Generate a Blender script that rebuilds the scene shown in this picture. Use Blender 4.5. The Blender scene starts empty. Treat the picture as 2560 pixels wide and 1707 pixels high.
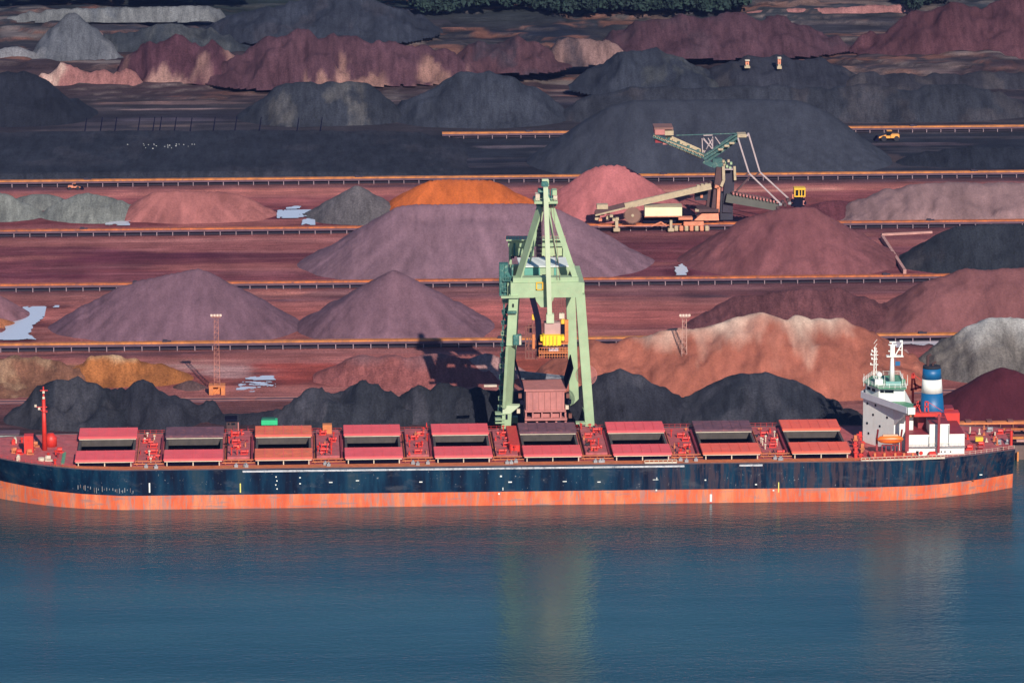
import bpy, math, random
import numpy as np
from mathutils import Vector, Matrix
R = math.radians
random.seed(7)
S = bpy.context.scene
COL = S.collection

# ------------------------------------------------------------------ camera, sky, sun
F = 12650.0                      # focal length in photo pixels (2560 wide)
CAM = Vector((0.0, 0.0, 339.0))
YAW, PITCH, ROLL = R(2.6), R(12.6), 0.0012
fw = Vector((math.sin(YAW)*math.cos(PITCH), math.cos(YAW)*math.cos(PITCH), -math.sin(PITCH)))
rt = Vector((math.cos(YAW), -math.sin(YAW), 0.0))
up = rt.cross(fw)
rq = Matrix.Rotation(ROLL, 3, fw)
rt = rq @ rt; up = rq @ up
cam_d = bpy.data.cameras.new("camera")
cam_d.sensor_width = 36.0
cam_d.lens = F/2560*36.0
cam_d.clip_start = 5.0
cam_d.clip_end = 12000.0
cam = bpy.data.objects.new("camera", cam_d); COL.objects.link(cam)
m3 = Matrix((rt, up, -fw)).transposed()
cam.matrix_world = Matrix.Translation(CAM) @ m3.to_4x4()
S.camera = cam

SUN_AZ, SUN_EL = R(167.0), R(28.0)     # clockwise from +Y
W = bpy.data.worlds.new("World"); S.world = W; W.use_nodes = True
wn = W.node_tree; bgn = wn.nodes["Background"]
sky = wn.nodes.new("ShaderNodeTexSky"); sky.sky_type = 'NISHITA'; sky.sun_disc = False
sky.sun_elevation = SUN_EL; sky.sun_rotation = SUN_AZ
sky.air_density = 1.0; sky.dust_density = 0.8; sky.ozone_density = 3.0
tint = wn.nodes.new("ShaderNodeMix"); tint.data_type = 'RGBA'; tint.blend_type = 'MULTIPLY'; tint.inputs[0].default_value = 1.0
tint.inputs[7].default_value = (.56, .90, 1.12, 1)          # added blue tint on the sky, turns shadows and water bluer
wn.links.new(sky.outputs[0], tint.inputs[6]); wn.links.new(tint.outputs[2], bgn.inputs[0]); bgn.inputs[1].default_value = 0.070
sd = bpy.data.lights.new("sun", 'SUN'); sd.energy = 5.0; sd.angle = R(0.5); sd.color = (1.0, 0.93, 0.84)
sun = bpy.data.objects.new("sun", sd); COL.objects.link(sun)
sv = Vector((math.sin(SUN_AZ)*math.cos(SUN_EL), math.cos(SUN_AZ)*math.cos(SUN_EL), math.sin(SUN_EL)))
sun.rotation_euler = sv.to_track_quat('Z', 'Y').to_euler()
sun.location = (200, 900, 500)
S.view_settings.view_transform = 'Standard'; S.view_settings.look = 'None'
S.view_settings.exposure = 0.18; S.view_settings.gamma = 1.0
S.render.engine = 'CYCLES'
S.cycles.max_bounces = 6; S.cycles.diffuse_bounces = 2; S.cycles.volume_bounces = 0

# ------------------------------------------------------------------ photo measurements -> world
def ray(px, py):
    return (fw*F + rt*(px-1280) - up*(py-853.5))
def G(px, py, z=0.0):            # point at height z
    d = ray(px, py); t = (z-CAM.z)/d.z
    return CAM + d*t
def PY(px, py, Y):               # point on the upright plane at depth Y
    d = ray(px, py); t = (Y-CAM.y)/d.y
    return CAM + d*t

# ------------------------------------------------------------------ helpers
def srgb(r, g, b):
    f = lambda c: (c/255/12.92) if c/255 <= 0.04045 else ((c/255+0.055)/1.055)**2.4
    return (f(r), f(g), f(b))
def tag(o, label=None, cat=None, group=None, kind=None):
    if label: o['label'] = label
    if cat: o['category'] = cat
    if group: o['group'] = group
    if kind: o['kind'] = kind
    return o
def empty(name, loc=(0, 0, 0)):
    o = bpy.data.objects.new(name, None); o.location = loc; COL.objects.link(o); return o
_hash = np.random.RandomState(11).rand(4096)
def vnoise(x, y, seed=0):
    xi = np.floor(x).astype(np.int64); yi = np.floor(y).astype(np.int64)
    xf = x-xi; yf = y-yi
    u = xf*xf*(3-2*xf); v = yf*yf*(3-2*yf)
    def h(a, b): return _hash[(a*374761+b*668265+seed*9176+((a*b)&255)*31) % 4093]
    return ((h(xi, yi)*(1-u)+h(xi+1, yi)*u)*(1-v)+(h(xi, yi+1)*(1-u)+h(xi+1, yi+1)*u)*v)*2-1
def fbm(x, y, s, oc=4, seed=0):
    r = np.zeros_like(x, dtype=float); a = 1.0; t = 0
    for i in range(oc):
        r += a*vnoise(x/s+17.3*i, y/s-9.1*i, seed+i); t += a; a *= 0.5; s *= 0.5
    return r/t
def grid_mesh(name, X, Y, Z, mat, col=None, keep=None, smooth=True):
    ny, nx = X.shape
    idx = np.arange(nx*ny).reshape(ny, nx)
    q = np.stack([idx[:-1, :-1], idx[:-1, 1:], idx[1:, 1:], idx[1:, :-1]], -1).reshape(-1, 4)
    if keep is not None:
        k = keep[:-1, :-1] | keep[:-1, 1:] | keep[1:, 1:] | keep[1:, :-1]
        q = q[k.reshape(-1)]
    used = np.unique(q); remap = np.full(nx*ny, -1); remap[used] = np.arange(len(used))
    q = remap[q]
    co = np.stack([X.reshape(-1)[used], Y.reshape(-1)[used], Z.reshape(-1)[used]], -1).astype(np.float32)
    me = bpy.data.meshes.new(name)
    me.vertices.add(len(co)); me.vertices.foreach_set("co", co.reshape(-1))
    me.loops.add(q.size); me.loops.foreach_set("vertex_index", q.reshape(-1).astype(np.int32))
    me.polygons.add(len(q))
    me.polygons.foreach_set("loop_start", (np.arange(len(q))*4).astype(np.int32))
    me.polygons.foreach_set("loop_total", np.full(len(q), 4, dtype=np.int32))
    me.update(calc_edges=True)
    if col is not None:
        ca = me.color_attributes.new("Col", 'FLOAT_COLOR', 'POINT')
        c = np.ones((len(used), 4), np.float32); c[:, :3] = col.reshape(-1, 3)[used]
        ca.data.foreach_set("color", c.reshape(-1))
    if smooth: me.polygons.foreach_set("use_smooth", np.ones(len(q), bool))
    me.materials.append(mat)
    o = bpy.data.objects.new(name, me); COL.objects.link(o)
    return o
class MB:
    """collects boxes, bars and tubes that make up one part"""
    def __init__(s): s.v = []; s.f = []; s.sm = False
    def hexa(s, p):
        b = len(s.v); s.v += [tuple(q) for q in p]
        for f in ((0, 3, 2, 1), (4, 5, 6, 7), (0, 1, 5, 4), (1, 2, 6, 5), (2, 3, 7, 6), (3, 0, 4, 7)):
            s.f.append(tuple(b+i for i in f))
        return s
    def box(s, x0, y0, z0, x1, y1, z1):
        x0, x1 = min(x0, x1), max(x0, x1); y0, y1 = min(y0, y1), max(y0, y1); z0, z1 = min(z0, z1), max(z0, z1)
        return s.hexa([(x0, y0, z0), (x1, y0, z0), (x1, y1, z0), (x0, y1, z0), (x0, y0, z1), (x1, y0, z1), (x1, y1, z1), (x0, y1, z1)])
    def bar(s, a, b, w, h=None, n=4, w2=None, h2=None, rot=0):
        a = Vector(a); b = Vector(b); d = (b-a)
        if d.length < 1e-6: return s
        d.normalize(); h = h or w; w2 = w2 or w; h2 = h2 or (h if w2 == w else w2)
        u = d.cross(Vector((0, 1, 0)))
        if u.length < 0.05: u = d.cross(Vector((0, 0, 1)))
        u.normalize(); v = d.cross(u)
        base = len(s.v)
        for (p, ww, hh) in ((a, w, h), (b, w2, h2)):
            for k in range(n):
                t = 2*math.pi*(k+.5)/n; cu, cv = math.cos(t), math.sin(t)
                r = .7071 if n == 4 else .5
                a_, b_ = cu*ww*r, cv*hh*r; s.v.append(tuple(p+u*(a_*math.cos(rot)-b_*math.sin(rot))+v*(a_*math.sin(rot)+b_*math.cos(rot))))
        s.f.append(tuple(base+k for k in range(n))[::-1]); s.f.append(tuple(base+n+k for k in range(n)))
        for k in range(n):
            k2 = (k+1) % n
            s.f.append((base+k, base+k2, base+n+k2, base+n+k))
        return s
    def tube(s, a, b, r, n=10, r2=None): return s.bar(a, b, 2*r, n=n, w2=2*(r2 if r2 else r), h2=2*(r2 if r2 else r))
    def poly(s, pts):
        b = len(s.v); s.v += [tuple(p) for p in pts]; s.f.append(tuple(range(b, b+len(pts)))); return s
    def prism(s, plan, z0, z1, plan2=None):
        plan2 = plan2 or plan; n = len(plan); b = len(s.v)
        s.v += [(x, y, z0) for x, y in plan]+[(x, y, z1) for x, y in plan2]
        s.f.append(tuple(b+i for i in range(n))[::-1]); s.f.append(tuple(b+n+i for i in range(n)))
        for i in range(n):
            j = (i+1) % n; s.f.append((b+i, b+j, b+n+j, b+n+i))
        return s
    def lathe(s, c, prof, n=16, axis='Z', sx=1, sy=1):
        b = len(s.v)
        for (r, t) in prof:
            for k in range(n):
                a = 2*math.pi*k/n; p, q = r*math.cos(a)*sx, r*math.sin(a)*sy
                if axis == 'Z': s.v.append((c[0]+p, c[1]+q, c[2]+t))
                elif axis == 'X': s.v.append((c[0]+t, c[1]+p, c[2]+q))
                else: s.v.append((c[0]+p, c[1]+t, c[2]+q))
        for i in range(len(prof)-1):
            for k in range(n):
                k2 = (k+1) % n
                s.f.append((b+i*n+k, b+i*n+k2, b+(i+1)*n+k2, b+(i+1)*n+k))
        s.f.append(tuple(b+k for k in range(n))[::-1]); s.f.append(tuple(b+(len(prof)-1)*n+k for k in range(n)))
        return s
    def build(s, name, mat, parent=None, smooth=False, bevel=0):
        me = bpy.data.meshes.new(name); me.from_pydata(s.v, [], s.f); me.update()
        import bmesh
        bm = bmesh.new(); bm.from_mesh(me); bmesh.ops.recalc_face_normals(bm, faces=bm.faces[:]); bm.to_mesh(me); bm.free()
        if smooth: me.polygons.foreach_set("use_smooth", np.ones(len(me.polygons), bool))
        me.materials.append(mat)
        o = bpy.data.objects.new(name, me); COL.objects.link(o)
        if parent is not None:
            o.parent = parent
            o.matrix_parent_inverse = parent_world(parent).inverted()
        if bevel:
            b = o.modifiers.new("bevel", 'BEVEL'); b.width = bevel; b.segments = 1; b.limit_method = 'ANGLE'
        return o
def parent_world(p):
    m = Matrix.Translation(p.location)
    if p.parent is not None:
        m = parent_world(p.parent) @ p.matrix_parent_inverse @ m
    return m

# ------------------------------------------------------------------ materials
def nd(nt, t, **k):
    n = nt.nodes.new(t)
    for a, b in k.items(): setattr(n, a, b)
    return n
def base_mat(name):
    m = bpy.data.materials.new(name); m.use_nodes = True
    nt = m.node_tree; return m, nt, nt.nodes["Principled BSDF"]
def coords(nt, scale=(1, 1, 1)):
    g = nd(nt, "ShaderNodeNewGeometry"); mp = nd(nt, "ShaderNodeMapping")
    nt.links.new(g.outputs["Position"], mp.inputs[0]); mp.inputs["Scale"].default_value = scale
    return mp.outputs[0]
def noise(nt, vec, scale, detail=4, rough=.6):
    n = nd(nt, "ShaderNodeTexNoise"); nt.links.new(vec, n.inputs["Vector"])
    n.inputs["Scale"].default_value = scale; n.inputs["Detail"].default_value = detail; n.inputs["Roughness"].default_value = rough
    return n.outputs["Fac"]
def ramp(nt, fac, stops):
    r = nd(nt, "ShaderNodeValToRGB"); nt.links.new(fac, r.inputs[0])
    e = r.color_ramp.elements
    while len(e) < len(stops): e.new(.5)
    for i, (p, c) in enumerate(stops):
        e[i].position = p; e[i].color = (c[0], c[1], c[2], 1) if hasattr(c, '__len__') else (c, c, c, 1)
    return r.outputs[0]
def mix(nt, a, b, fac, mode='MIX'):
    n = nd(nt, "ShaderNodeMix", data_type='RGBA', blend_type=mode)
    for sock, v in ((n.inputs[6], a), (n.inputs[7], b)):
        if hasattr(v, 'links') or hasattr(v, 'is_linked'): nt.links.new(v, sock)
        else: sock.default_value = (v[0], v[1], v[2], 1)
    if hasattr(fac, 'is_linked'): nt.links.new(fac, n.inputs[0])
    else: n.inputs[0].default_value = fac
    return n.outputs[2]
def bump(nt, p, h, strength, dist):
    b = nd(nt, "ShaderNodeBump"); nt.links.new(h, b.inputs["Height"])
    b.inputs["Strength"].default_value = strength; b.inputs["Distance"].default_value = dist
    nt.links.new(b.outputs[0], p.inputs["Normal"])
def paint(name, c, rough=.55, var=.25, dirt=None, dirt_amt=.35, scale=.35, streak=False, metal=0):
    """weathered paint: own colour, slow tone changes, patches or drips of rust and grime"""
    m, nt, p = base_mat(name)
    v1 = coords(nt); v2 = coords(nt, (1, 1, .12) if streak else (1, 1, 1))
    n1 = noise(nt, v1, scale, 5); n2 = noise(nt, v2, scale*2.3, 6, .7)
    tone = ramp(nt, n1, [(.3, 1-var), (.7, 1+var*.4)])
    colr = mix(nt, c, tone, 1.0, 'MULTIPLY')
    if dirt is not None:
        mask = ramp(nt, n2, [(.52, 0), (.68, dirt_amt)])
        colr = mix(nt, colr, dirt, mask)
    nt.links.new(colr, p.inputs["Base Color"])
    p.inputs["Roughness"].default_value = rough; p.inputs["Metallic"].default_value = metal
    return m
def ore_mat(name, fine=1.0, streak=(1, .18, .25), bmp=.9):
    m, nt, p = base_mat(name)
    at = nd(nt, "ShaderNodeAttribute", attribute_name="Col")
    n1 = noise(nt, coords(nt, streak), .5, 5, .62)
    n2 = noise(nt, coords(nt), 1.6, 4, .7)
    t1 = ramp(nt, n1, [(.34, .74), (.5, 1.0), (.68, 1.22)])
    t2 = ramp(nt, n2, [(.36, .74), (.5, 1.0), (.64, 1.25)])
    t4 = ramp(nt, noise(nt, coords(nt, (1, .45, 1)), .075, 5, .6), [(.34, .80), (.66, 1.18)])
    c = mix(nt, at.outputs["Color"], t1, fine, 'MULTIPLY'); c = mix(nt, c, t2, fine, 'MULTIPLY'); c = mix(nt, c, t4, fine, 'MULTIPLY')
    nt.links.new(c, p.inputs["Base Color"]); p.inputs["Roughness"].default_value = 1.0
    p.inputs["Specular IOR Level"].default_value = .1
    n3 = noise(nt, coords(nt), 2.6, 5, .75); ad = nd(nt, "ShaderNodeMath", operation='ADD'); nt.links.new(n1, ad.inputs[0]); nt.links.new(n3, ad.inputs[1])
    bump(nt, p, ad.outputs[0], bmp, .8)
    return m
M_ORE = ore_mat("loose_ore")
M_FINE = ore_mat("fine_smooth_ore", .52, (.7, .25, .3), .55)
M_GROUND = ore_mat("packed_ground", 1.0, (.16, 1, 1))

# =================================================================== SETTING
YN = G(1280, 1263, -4.0).y          # near side of the ship
YQ = YN + 45.5                      # quay edge
WL, DECK = -4.0, 7.0

# ---- water
def water():
    m, nt, p = base_mat("harbour_water")
    v = coords(nt, (.55, 1.0, 1)); 
    n1 = noise(nt, v, .85, 4, .62); n2 = noise(nt, coords(nt, (.3, 1, 1)), .07, 3, .5); n3 = noise(nt, coords(nt, (.12, 1, 1)), .012, 3, .5)
    a = nd(nt, "ShaderNodeMath", operation='MULTIPLY'); nt.links.new(n2, a.inputs[0]); a.inputs[1].default_value = 2.2
    s = nd(nt, "ShaderNodeMath", operation='ADD'); nt.links.new(n1, s.inputs[0]); nt.links.new(a.outputs[0], s.inputs[1])
    b = nd(nt, "ShaderNodeBump"); nt.links.new(s.outputs[0], b.inputs["Height"])
    b.inputs["Distance"].default_value = .16
    st = ramp(nt, n3, [(.35, .55), (.65, .95)]); nt.links.new(st, b.inputs["Strength"])
    nt.links.new(b.outputs[0], p.inputs["Normal"])
    p.inputs["Base Color"].default_value = (.010, .055, .075, 1)
    wc = ramp(nt, noise(nt, coords(nt, (.25, 1, 1)), .02, 4, .6), [(.35, (.008, .040, .047)), (.65, (.022, .066, .072))]); nt.links.new(wc, p.inputs["Base Color"])
    p.inputs["Roughness"].default_value = .05; p.inputs["IOR"].default_value = 1.333
    xs = np.linspace(-4000, 4500, 12); ys = np.linspace(-1500, YQ+3, 8)
    X, Y = np.meshgrid(xs, ys)
    o = grid_mesh("water", X, Y, np.full_like(X, WL), m); tag(o, kind='structure')
water()

# ---- ground sheet with its own earth colours
DARK = np.array((.028, .031, .043)); RED = np.array((.175, .062, .062)); MAUVE = np.array((.19, .098, .118))
PINK = np.array((.33, .135, .125)); PALE = np.array((.42, .30, .29)); BROWN = np.array((.115, .055, .058))
def row_y(py, px=1280): return G(px, py).y
BANDS = [  # ground pixel rows (at the middle of the frame) and the earth colour lying there
    (1130, (.05, .032, .035)), (1060, (.05, .035, .04)), (1000, (.12, .055, .055)), (985, (.20, .085, .08)), (960, (.24, .085, .072)), (905, (.25, .088, .078)),
    (884, (.20, .085, .085)), (876, (.10, .052, .06)), (862, (.10, .05, .06)), (855, (.24, .10, .09)), (800, (.27, .105, .095)), (752, (.27, .11, .10)),
    (742, (.13, .06, .07)), (728, (.17, .09, .09)), (715, (.09, .045, .06)), (705, (.18, .068, .08)), (650, (.13, .045, .058)), (610, (.14, .05, .062)),
    (592, (.19, .085, .088)), (580, (.08, .04, .055)), (568, (.15, .05, .055)), (520, (.14, .045, .052)), (490, (.22, .085, .09)), (478, (.33, .14, .12)),
    (470, (.30, .13, .12)), (463, (.10, .06, .075)), (448, (.035, .033, .044)), (400, (.026, .029, .041)), (340, (.030, .032, .044)),
    (322, (.05, .042, .05)), (300, (.045, .04, .05)), (240, (.05, .04, .046)), (200, (.075, .045, .05)), (160, (.06, .04, .045)), (90, (.055, .045, .05)),
    (40, (.04, .044, .05)), (-60, (.02, .035, .032))]
BLOBS = [  # px, py, half-width px, half-height px, colour, strength: worn or spilt patches on the ground
    (90, 950, 190, 60, (.34, .17, .10), .85), (40, 985, 80, 14, (.5, .27, .15), .7), (60, 905, 160, 18, (.20, .075, .06), .6),
    (480, 912, 150, 16, (.50, .36, .30), .75), (600, 930, 90, 14, (.45, .33, .30), .7), (640, 960, 70, 16, (.42, .38, .48), .75),
    (740, 925, 110, 30, (.33, .08, .06), .8), (1320, 905, 160, 50, (.33, .095, .06), .85), (700, 905, 300, 7, (.36, .16, .15), .6),
    (1560, 790, 260, 38, (.36, .13, .115), .7), (1240, 780, 150, 40, (.40, .145, .13), .8), (1600, 748, 200, 7, (.06, .045, .065), .7),
    (700, 735, 70, 10, (.36, .16, .13), .7), (780, 748, 160, 8, (.07, .05, .075), .7), (1750, 745, 90, 14, (.06, .045, .06), .7),
    (300, 640, 260, 20, (.10, .028, .048), .7), (500, 655, 160, 10, (.22, .085, .09), .6), (560, 600, 330, 5, (.34, .18, .17), .5), (90, 690, 150, 10, (.09, .022, .04), .7),
    (430, 676, 200, 6, (.24, .08, .085), .5), (1740, 640, 90, 30, (.15, .05, .06), .6), (2140, 600, 30, 20, (.07, .035, .045), .8),
    (2150, 588, 60, 6, (.34, .17, .14), .8), (2190, 620, 50, 25, (.04, .045, .055), .8),
    (720, 500, 130, 9, (.33, .12, .12), .6), (760, 540, 90, 25, (.10, .028, .045), .7), (1900, 475, 300, 7, (.48, .25, .20), .8), (500, 476, 330, 5, (.42, .18, .14), .8),
    (1950, 500, 150, 10, (.20, .075, .075), .6), (1330, 480, 60, 18, (.26, .10, .105), .6),
    (1290, 367, 130, 6, (.20, .15, .17), .7), (2250, 362, 220, 6, (.13, .09, .11), .6), (2210, 395, 40, 14, (.12, .08, .08), .6),
    (430, 252, 230, 9, (.26, .16, .15), .75), (420, 273, 200, 3, (.42, .27, .26), .8), (430, 300, 160, 9, (.13, .10, .12), .7), (430, 315, 120, 4, (.28, .19, .17), .6),
    (1420, 222, 90, 5, (.34, .14, .11), .8), (980, 240, 80, 6, (.20, .13, .13), .7), (960, 252, 60, 3, (.3, .22, .22), .6), (1420, 250, 80, 20, (.06, .055, .075), .6),
    (1300, 195, 150, 7, (.36, .14, .10), .6), (1200, 175, 70, 5, (.40, .20, .15), .6), (1480, 130, 120, 35, (.20, .11, .10), .6),
    (750, 40, 330, 45, (.030, .033, .045), .95), (700, 85, 120, 12, (.07, .08, .085), .6), (905, 35, 40, 7, (.30, .15, .12), .8), (1000, 15, 30, 8, (.26, .13, .1), .7),
    (960, 88, 90, 4, (.32, .17, .13), .7), (1080, 55, 90, 10, (.07, .055, .06), .6), (1200, 75, 120, 12, (.15, .12, .12), .5), (880, 112, 90, 8, (.10, .10, .10), .6),
    (420, 70, 190, 30, (.035, .038, .048), .8), (1350, 70, 160, 20, (.022, .028, .045), .85), (2150, 48, 140, 25, (.05, .045, .055), .8), (2180, 66, 50, 6, (.22, .12, .10), .8),
    (1620, 95, 200, 25, (.12, .055, .06), .6), (2300, 165, 260, 18, (.055, .05, .06), .6), (2430, 150, 90, 5, (.24, .19, .17), .6), (2170, 158, 50, 4, (.26, .19, .17), .6),
    (50, 815, 95, 48, (.085, .030, .035), .9), (130, 768, 60, 9, (.08, .03, .035), .8), (735, 540, 75, 24, (.09, .022, .034), .9), (740, 520, 50, 8, (.10, .025, .035), .8), (975, 515, 40, 14, (.10, .03, .035), .8), (292, 550, 50, 22, (.09, .03, .045), .9), (1698, 675, 45, 20, (.09, .025, .035), .9), (640, 960, 85, 30, (.13, .045, .045), .8),
    (60, 20, 120, 25, (.03, .032, .04), .9), (280, 60, 80, 14, (.10, .09, .10), .6), (60, 65, 90, 16, (.24, .19, .18), .7)]
def colour_ground(X, Y):
    yb = np.array([row_y(b[0]) for b in BANDS]); cb = np.array([b[1] for b in BANDS])
    wob = fbm(X, Y, 55, 3, 3)*2.2 + fbm(X, Y, 9, 3, 5)*.9
    far = np.clip((Y-row_y(330))/120, 0, 1)
    Yw = Y + wob*(1+2*far) + far*fbm(X, Y, 60, 4, 9)*22
    C = np.stack([np.interp(Yw, yb, cb[:, i]) for i in range(3)], -1)
    for k, (px, py, rx, ry, c, st) in enumerate(BLOBS):
        p = G(px, py); sx = F/ray(px, py).length; q = (p-CAM).length
        mx = rx*q/F; my = ry*q/F/0.24
        ex = 1-(((X-p.x)/mx)**2+((Y-p.y)/my)**2) + fbm(X*.5, Y*1.2, 22, 4, 20+k)*1.6 + fbm(X*.6, Y*1.6, 5, 3, 80+k)*.6
        a = np.clip(ex*1.6, 0, 1)[..., None]*st
        C = C*(1-a)+np.array(c)*a
    t = fbm(X*.35, Y*1.5, 16, 4, 31)[..., None]; C = C*(1+.30*t)
    t2 = fbm(X*.12, Y*2.2, 9, 3, 77)[..., None]; C = C*(1+.22*t2)
    b3 = np.clip((fbm(X*.22, Y, 34, 4, 61)-.06)*5, 0, 1)[..., None]*.38; C = C*(1-b3)+C*np.array((.50, .52, .72))*b3
    b4 = np.clip((fbm(X*.16, Y*1.3, 20, 5, 67)-.16)*8, 0, 1)[..., None]*.55*np.clip((row_y(440)-Y)/20, 0, 1)[..., None]; C = C*(1-b4)+np.array((.30, .13, .115))*b4
    b5 = np.clip((fbm(X*.14, Y*1.8, 10, 4, 71)-.25)*9, 0, 1)[..., None]*.35; C = C*(1-b5)+(C*1.2+np.array((.10, .07, .07)))*b5
    # far, broken quarry floor: pale rock shows through
    rk = np.clip((fbm(X*.5, Y, 26, 5, 41)-.30)*5, 0, 1)*far
    C = C*(1-.55*rk[..., None])+np.array((.22, .15, .14))*.55*rk[..., None]
    nearw = np.clip((row_y(440)-Y)/20, 0, 1)[..., None]; C = C*(1+nearw*(np.array((1.62, 1.26, 1.20))-1))
    return np.clip(C, .008, .8)
def ground():
    xs = np.concatenate([[-6000, -2500, -900], np.arange(-330, 480, 2.0), [1000, 2600, 6500]])
    ys = np.concatenate([np.arange(YQ, row_y(-70), 2.0), [row_y(-70)+150, 4000, 9000]])
    X, Y = np.meshgrid(xs, ys)
    near = row_y(300)
    far = np.clip((Y-near)/150, 0, 1)
    Z = fbm(X, Y, 14, 4, 2)*.18*np.clip((Y-YQ-8)/10, 0, 1)
    Z += np.clip((row_y(470)-Y)/20, 0, 1)*np.clip((Y-YQ-30)/10, 0, 1)*(1-np.abs(fbm(X*.25, Y, 9, 3, 12))*3)*.12
    C = colour_ground(X, Y)
    # the quarry behind the yard lies in broken benches; fresh cuts show paler earth
    q = np.clip((Y-row_y(262))/70, 0, 1)
    f = fbm(X*.55, Y, 75, 4, 8)*5.0+fbm(X, Y, 16, 3, 6)*.9; t = f-np.floor(f); st = np.clip((t-.72)/.28, 0, 1); st = st*st*(3-2*st)
    Z += q*((np.floor(f)+st)*1.5-1.5+fbm(X, Y, 9, 3, 15)*.7)
    cut = q*np.clip(1-np.abs(t-.86)/.13, 0, 1)*np.clip((fbm(X, Y, 45, 3, 17)+.10)*5, 0, 1)*(.5+.5*np.clip(fbm(X, Y, 5, 3, 19)*3+.5, 0, 1))
    tone = np.clip(fbm(X, Y, 60, 2, 23)*3+.5, 0, 1)[..., None]
    C = C*(1-cut[..., None]*.75)+((np.array((.30, .125, .09))*tone+np.array((.34, .26, .24))*(1-tone))*cut[..., None]*.75)
    vein = q*np.clip((fbm(X*.30, Y*1.6, 22, 5, 51)-.18)*9, 0, 1)*np.clip(fbm(X, Y, 7, 3, 53)*4+.6, 0, 1)*.6
    C = C*(1-vein[..., None])+((np.array((.36, .15, .10))*(1-tone)+np.array((.30, .24, .22))*tone))*vein[..., None]
    low = q*np.clip(-np.sin(f*6.283)*.8, 0, 1)
    C = np.clip(C*(1-.35*low[..., None]), .008, .8)
    o = grid_mesh("ground", X, Y, Z, M_GROUND, C); tag(o, kind='structure')
    return xs, ys
ground()

def pile(label, cat, pts, gy, c, c2=None, crest=.7, slope=.6, rnd=1.5, amp=.5, gully=.35, wy=0.0, res=.9, name="stockpile", seed=None,
         foot=None, patch=None, group=None, z0=0.0, pamt=.8, mottle=.18, toe=None, rug=0.0, smooth=False):
    """heap of loose material: ridge line measured from the photograph, sides at their angle of repose"""
    seed = seed if seed is not None else abs(hash(label)) % 900
    seed = sum(ord(ch)*(i+3) for i, ch in enumerate(label)) % 900
    mid = sum(p[0] for p in pts)/len(pts)
    Yc = G(mid, gy).y
    P = [PY(px, py, Yc) for px, py in pts]
    rx = np.array([p.x for p in P]); rh = np.array([p.z for p in P])
    hm = rh.max()
    X0, X1 = rx.min()-max(rh[0], 2)/slope-4, rx.max()+max(rh[-1], 2)/slope+4
    D = hm/slope+4+wy
    xs = np.arange(X0, X1, res); ys = np.arange(Yc-D, Yc+D, res)
    X, Y = np.meshgrid(xs, ys)
    wx = X+fbm(X, Y, 18, 3, seed)*1.6; wyy = Y+fbm(X, Y, 16, 3, seed+50)*1.8
    n = max(8, int((rx.max()-rx.min())/2.0)); sx = np.linspace(rx.min(), rx.max(), n); sh = np.interp(sx, rx, rh)
    Z = np.full_like(X, -1e3)
    for a, h in zip(sx, sh):
        dy = np.maximum(np.abs(wyy-Yc)-wy, 0)
        d = np.sqrt((wx-a)**2+dy**2+rnd*rnd)-rnd
        Z = np.maximum(Z, h-slope*d)
    if rug:
        rn = 1-np.abs(fbm(X, Y*.7, 20, 4, seed+21))*2.6
        Z = Z+np.clip(Z/4, 0, 1)*(rn-.45)*rug+np.clip(Z/4, 0, 1)*(1-np.abs(fbm(X, Y*.5, 7, 3, seed+23))*3-.4)*rug*.35
    if toe is not None:
        yt = G(1280, toe).y+2.4
        Z = np.where(Y < yt, -1e3, np.minimum(Z, (Y-yt)*1.15+fbm(X, Y, 6, 2, seed+31)*.5))
    if label.startswith("long flat-topped"):
        for k in range(11):
            q_ = PY(1035+k*23, 545, Yc-8); Z = Z-1.1*np.exp(-((X-q_.x)**2/1.4+(Y-(Yc-6.5))**2/7))
    hr = np.clip(Z/hm, 0, 1)
    fl = np.clip(Z/3.0, 0, 1)*np.clip(1.15-hr, .15, 1)
    Z = Z + fl*(fbm(X, Y, 11, 4, seed+7)*amp*1.6 + fbm(X, Y*.16, 3.4, 3, seed+9)*gully*1.5 + fbm(X, Y, 2.8, 3, seed+12)*(amp*.35+.28))
    keep = Z > -.25
    Z = np.maximum(Z, -1.0)+z0
    C = np.ones(X.shape+(3,))*np.array(c)
    v = fbm(X, Y, 13, 4, seed+1)[..., None]; v2 = fbm(X, Y*.25, 4, 3, seed+4)[..., None]
    if c2 is not None:
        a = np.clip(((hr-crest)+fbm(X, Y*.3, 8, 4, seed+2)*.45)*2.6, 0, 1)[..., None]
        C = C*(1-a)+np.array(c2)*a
    if foot is not None:
        a = np.clip((.38-hr+fbm(X, Y*.6, 8, 5, seed+3)*.95)*6, 0, 1)*np.clip((fbm(X, Y*.4, 16, 3, seed+6)+.10)*6, 0, 1)
        C = C*(1-a[..., None]*.85)+np.array(foot)*a[..., None]*.85
    if patch is not None:
        a = np.clip((fbm(X, Y*.6, 9, 6, seed+5)-.17)*8, 0, 1)[..., None]*pamt*(.75+.5*np.clip(fbm(X, Y, 2.4, 2, seed+8)[..., None], -1, .5))
        C = C*(1-a)+np.array(patch)*a
    if smooth:
        dn = (X-rx[int(np.argmax(rh))])/(np.abs(Yc-Y)+6.0)          # direction of fall away from the peak
        run = fbm(dn*9, hr*.6, 1.0, 4, seed+41); C = C*(1+.16*np.clip(run*2.2, -1, 1)*np.clip(1.2-hr, 0, 1))[..., None]
        sc_ = np.clip((fbm(X, Y*.5, 7, 3, seed+43)-.50)*8, 0, 1)[..., None]*.4; C = C*(1-sc_)+C*.55*sc_
    C = C*(1+mottle*v+mottle*.6*v2)
    o = grid_mesh(name, X, Y, Z, M_FINE if smooth else M_ORE, np.clip(C, .006, .85), keep)
    tag(o, label, cat, group)
    return o

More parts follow.
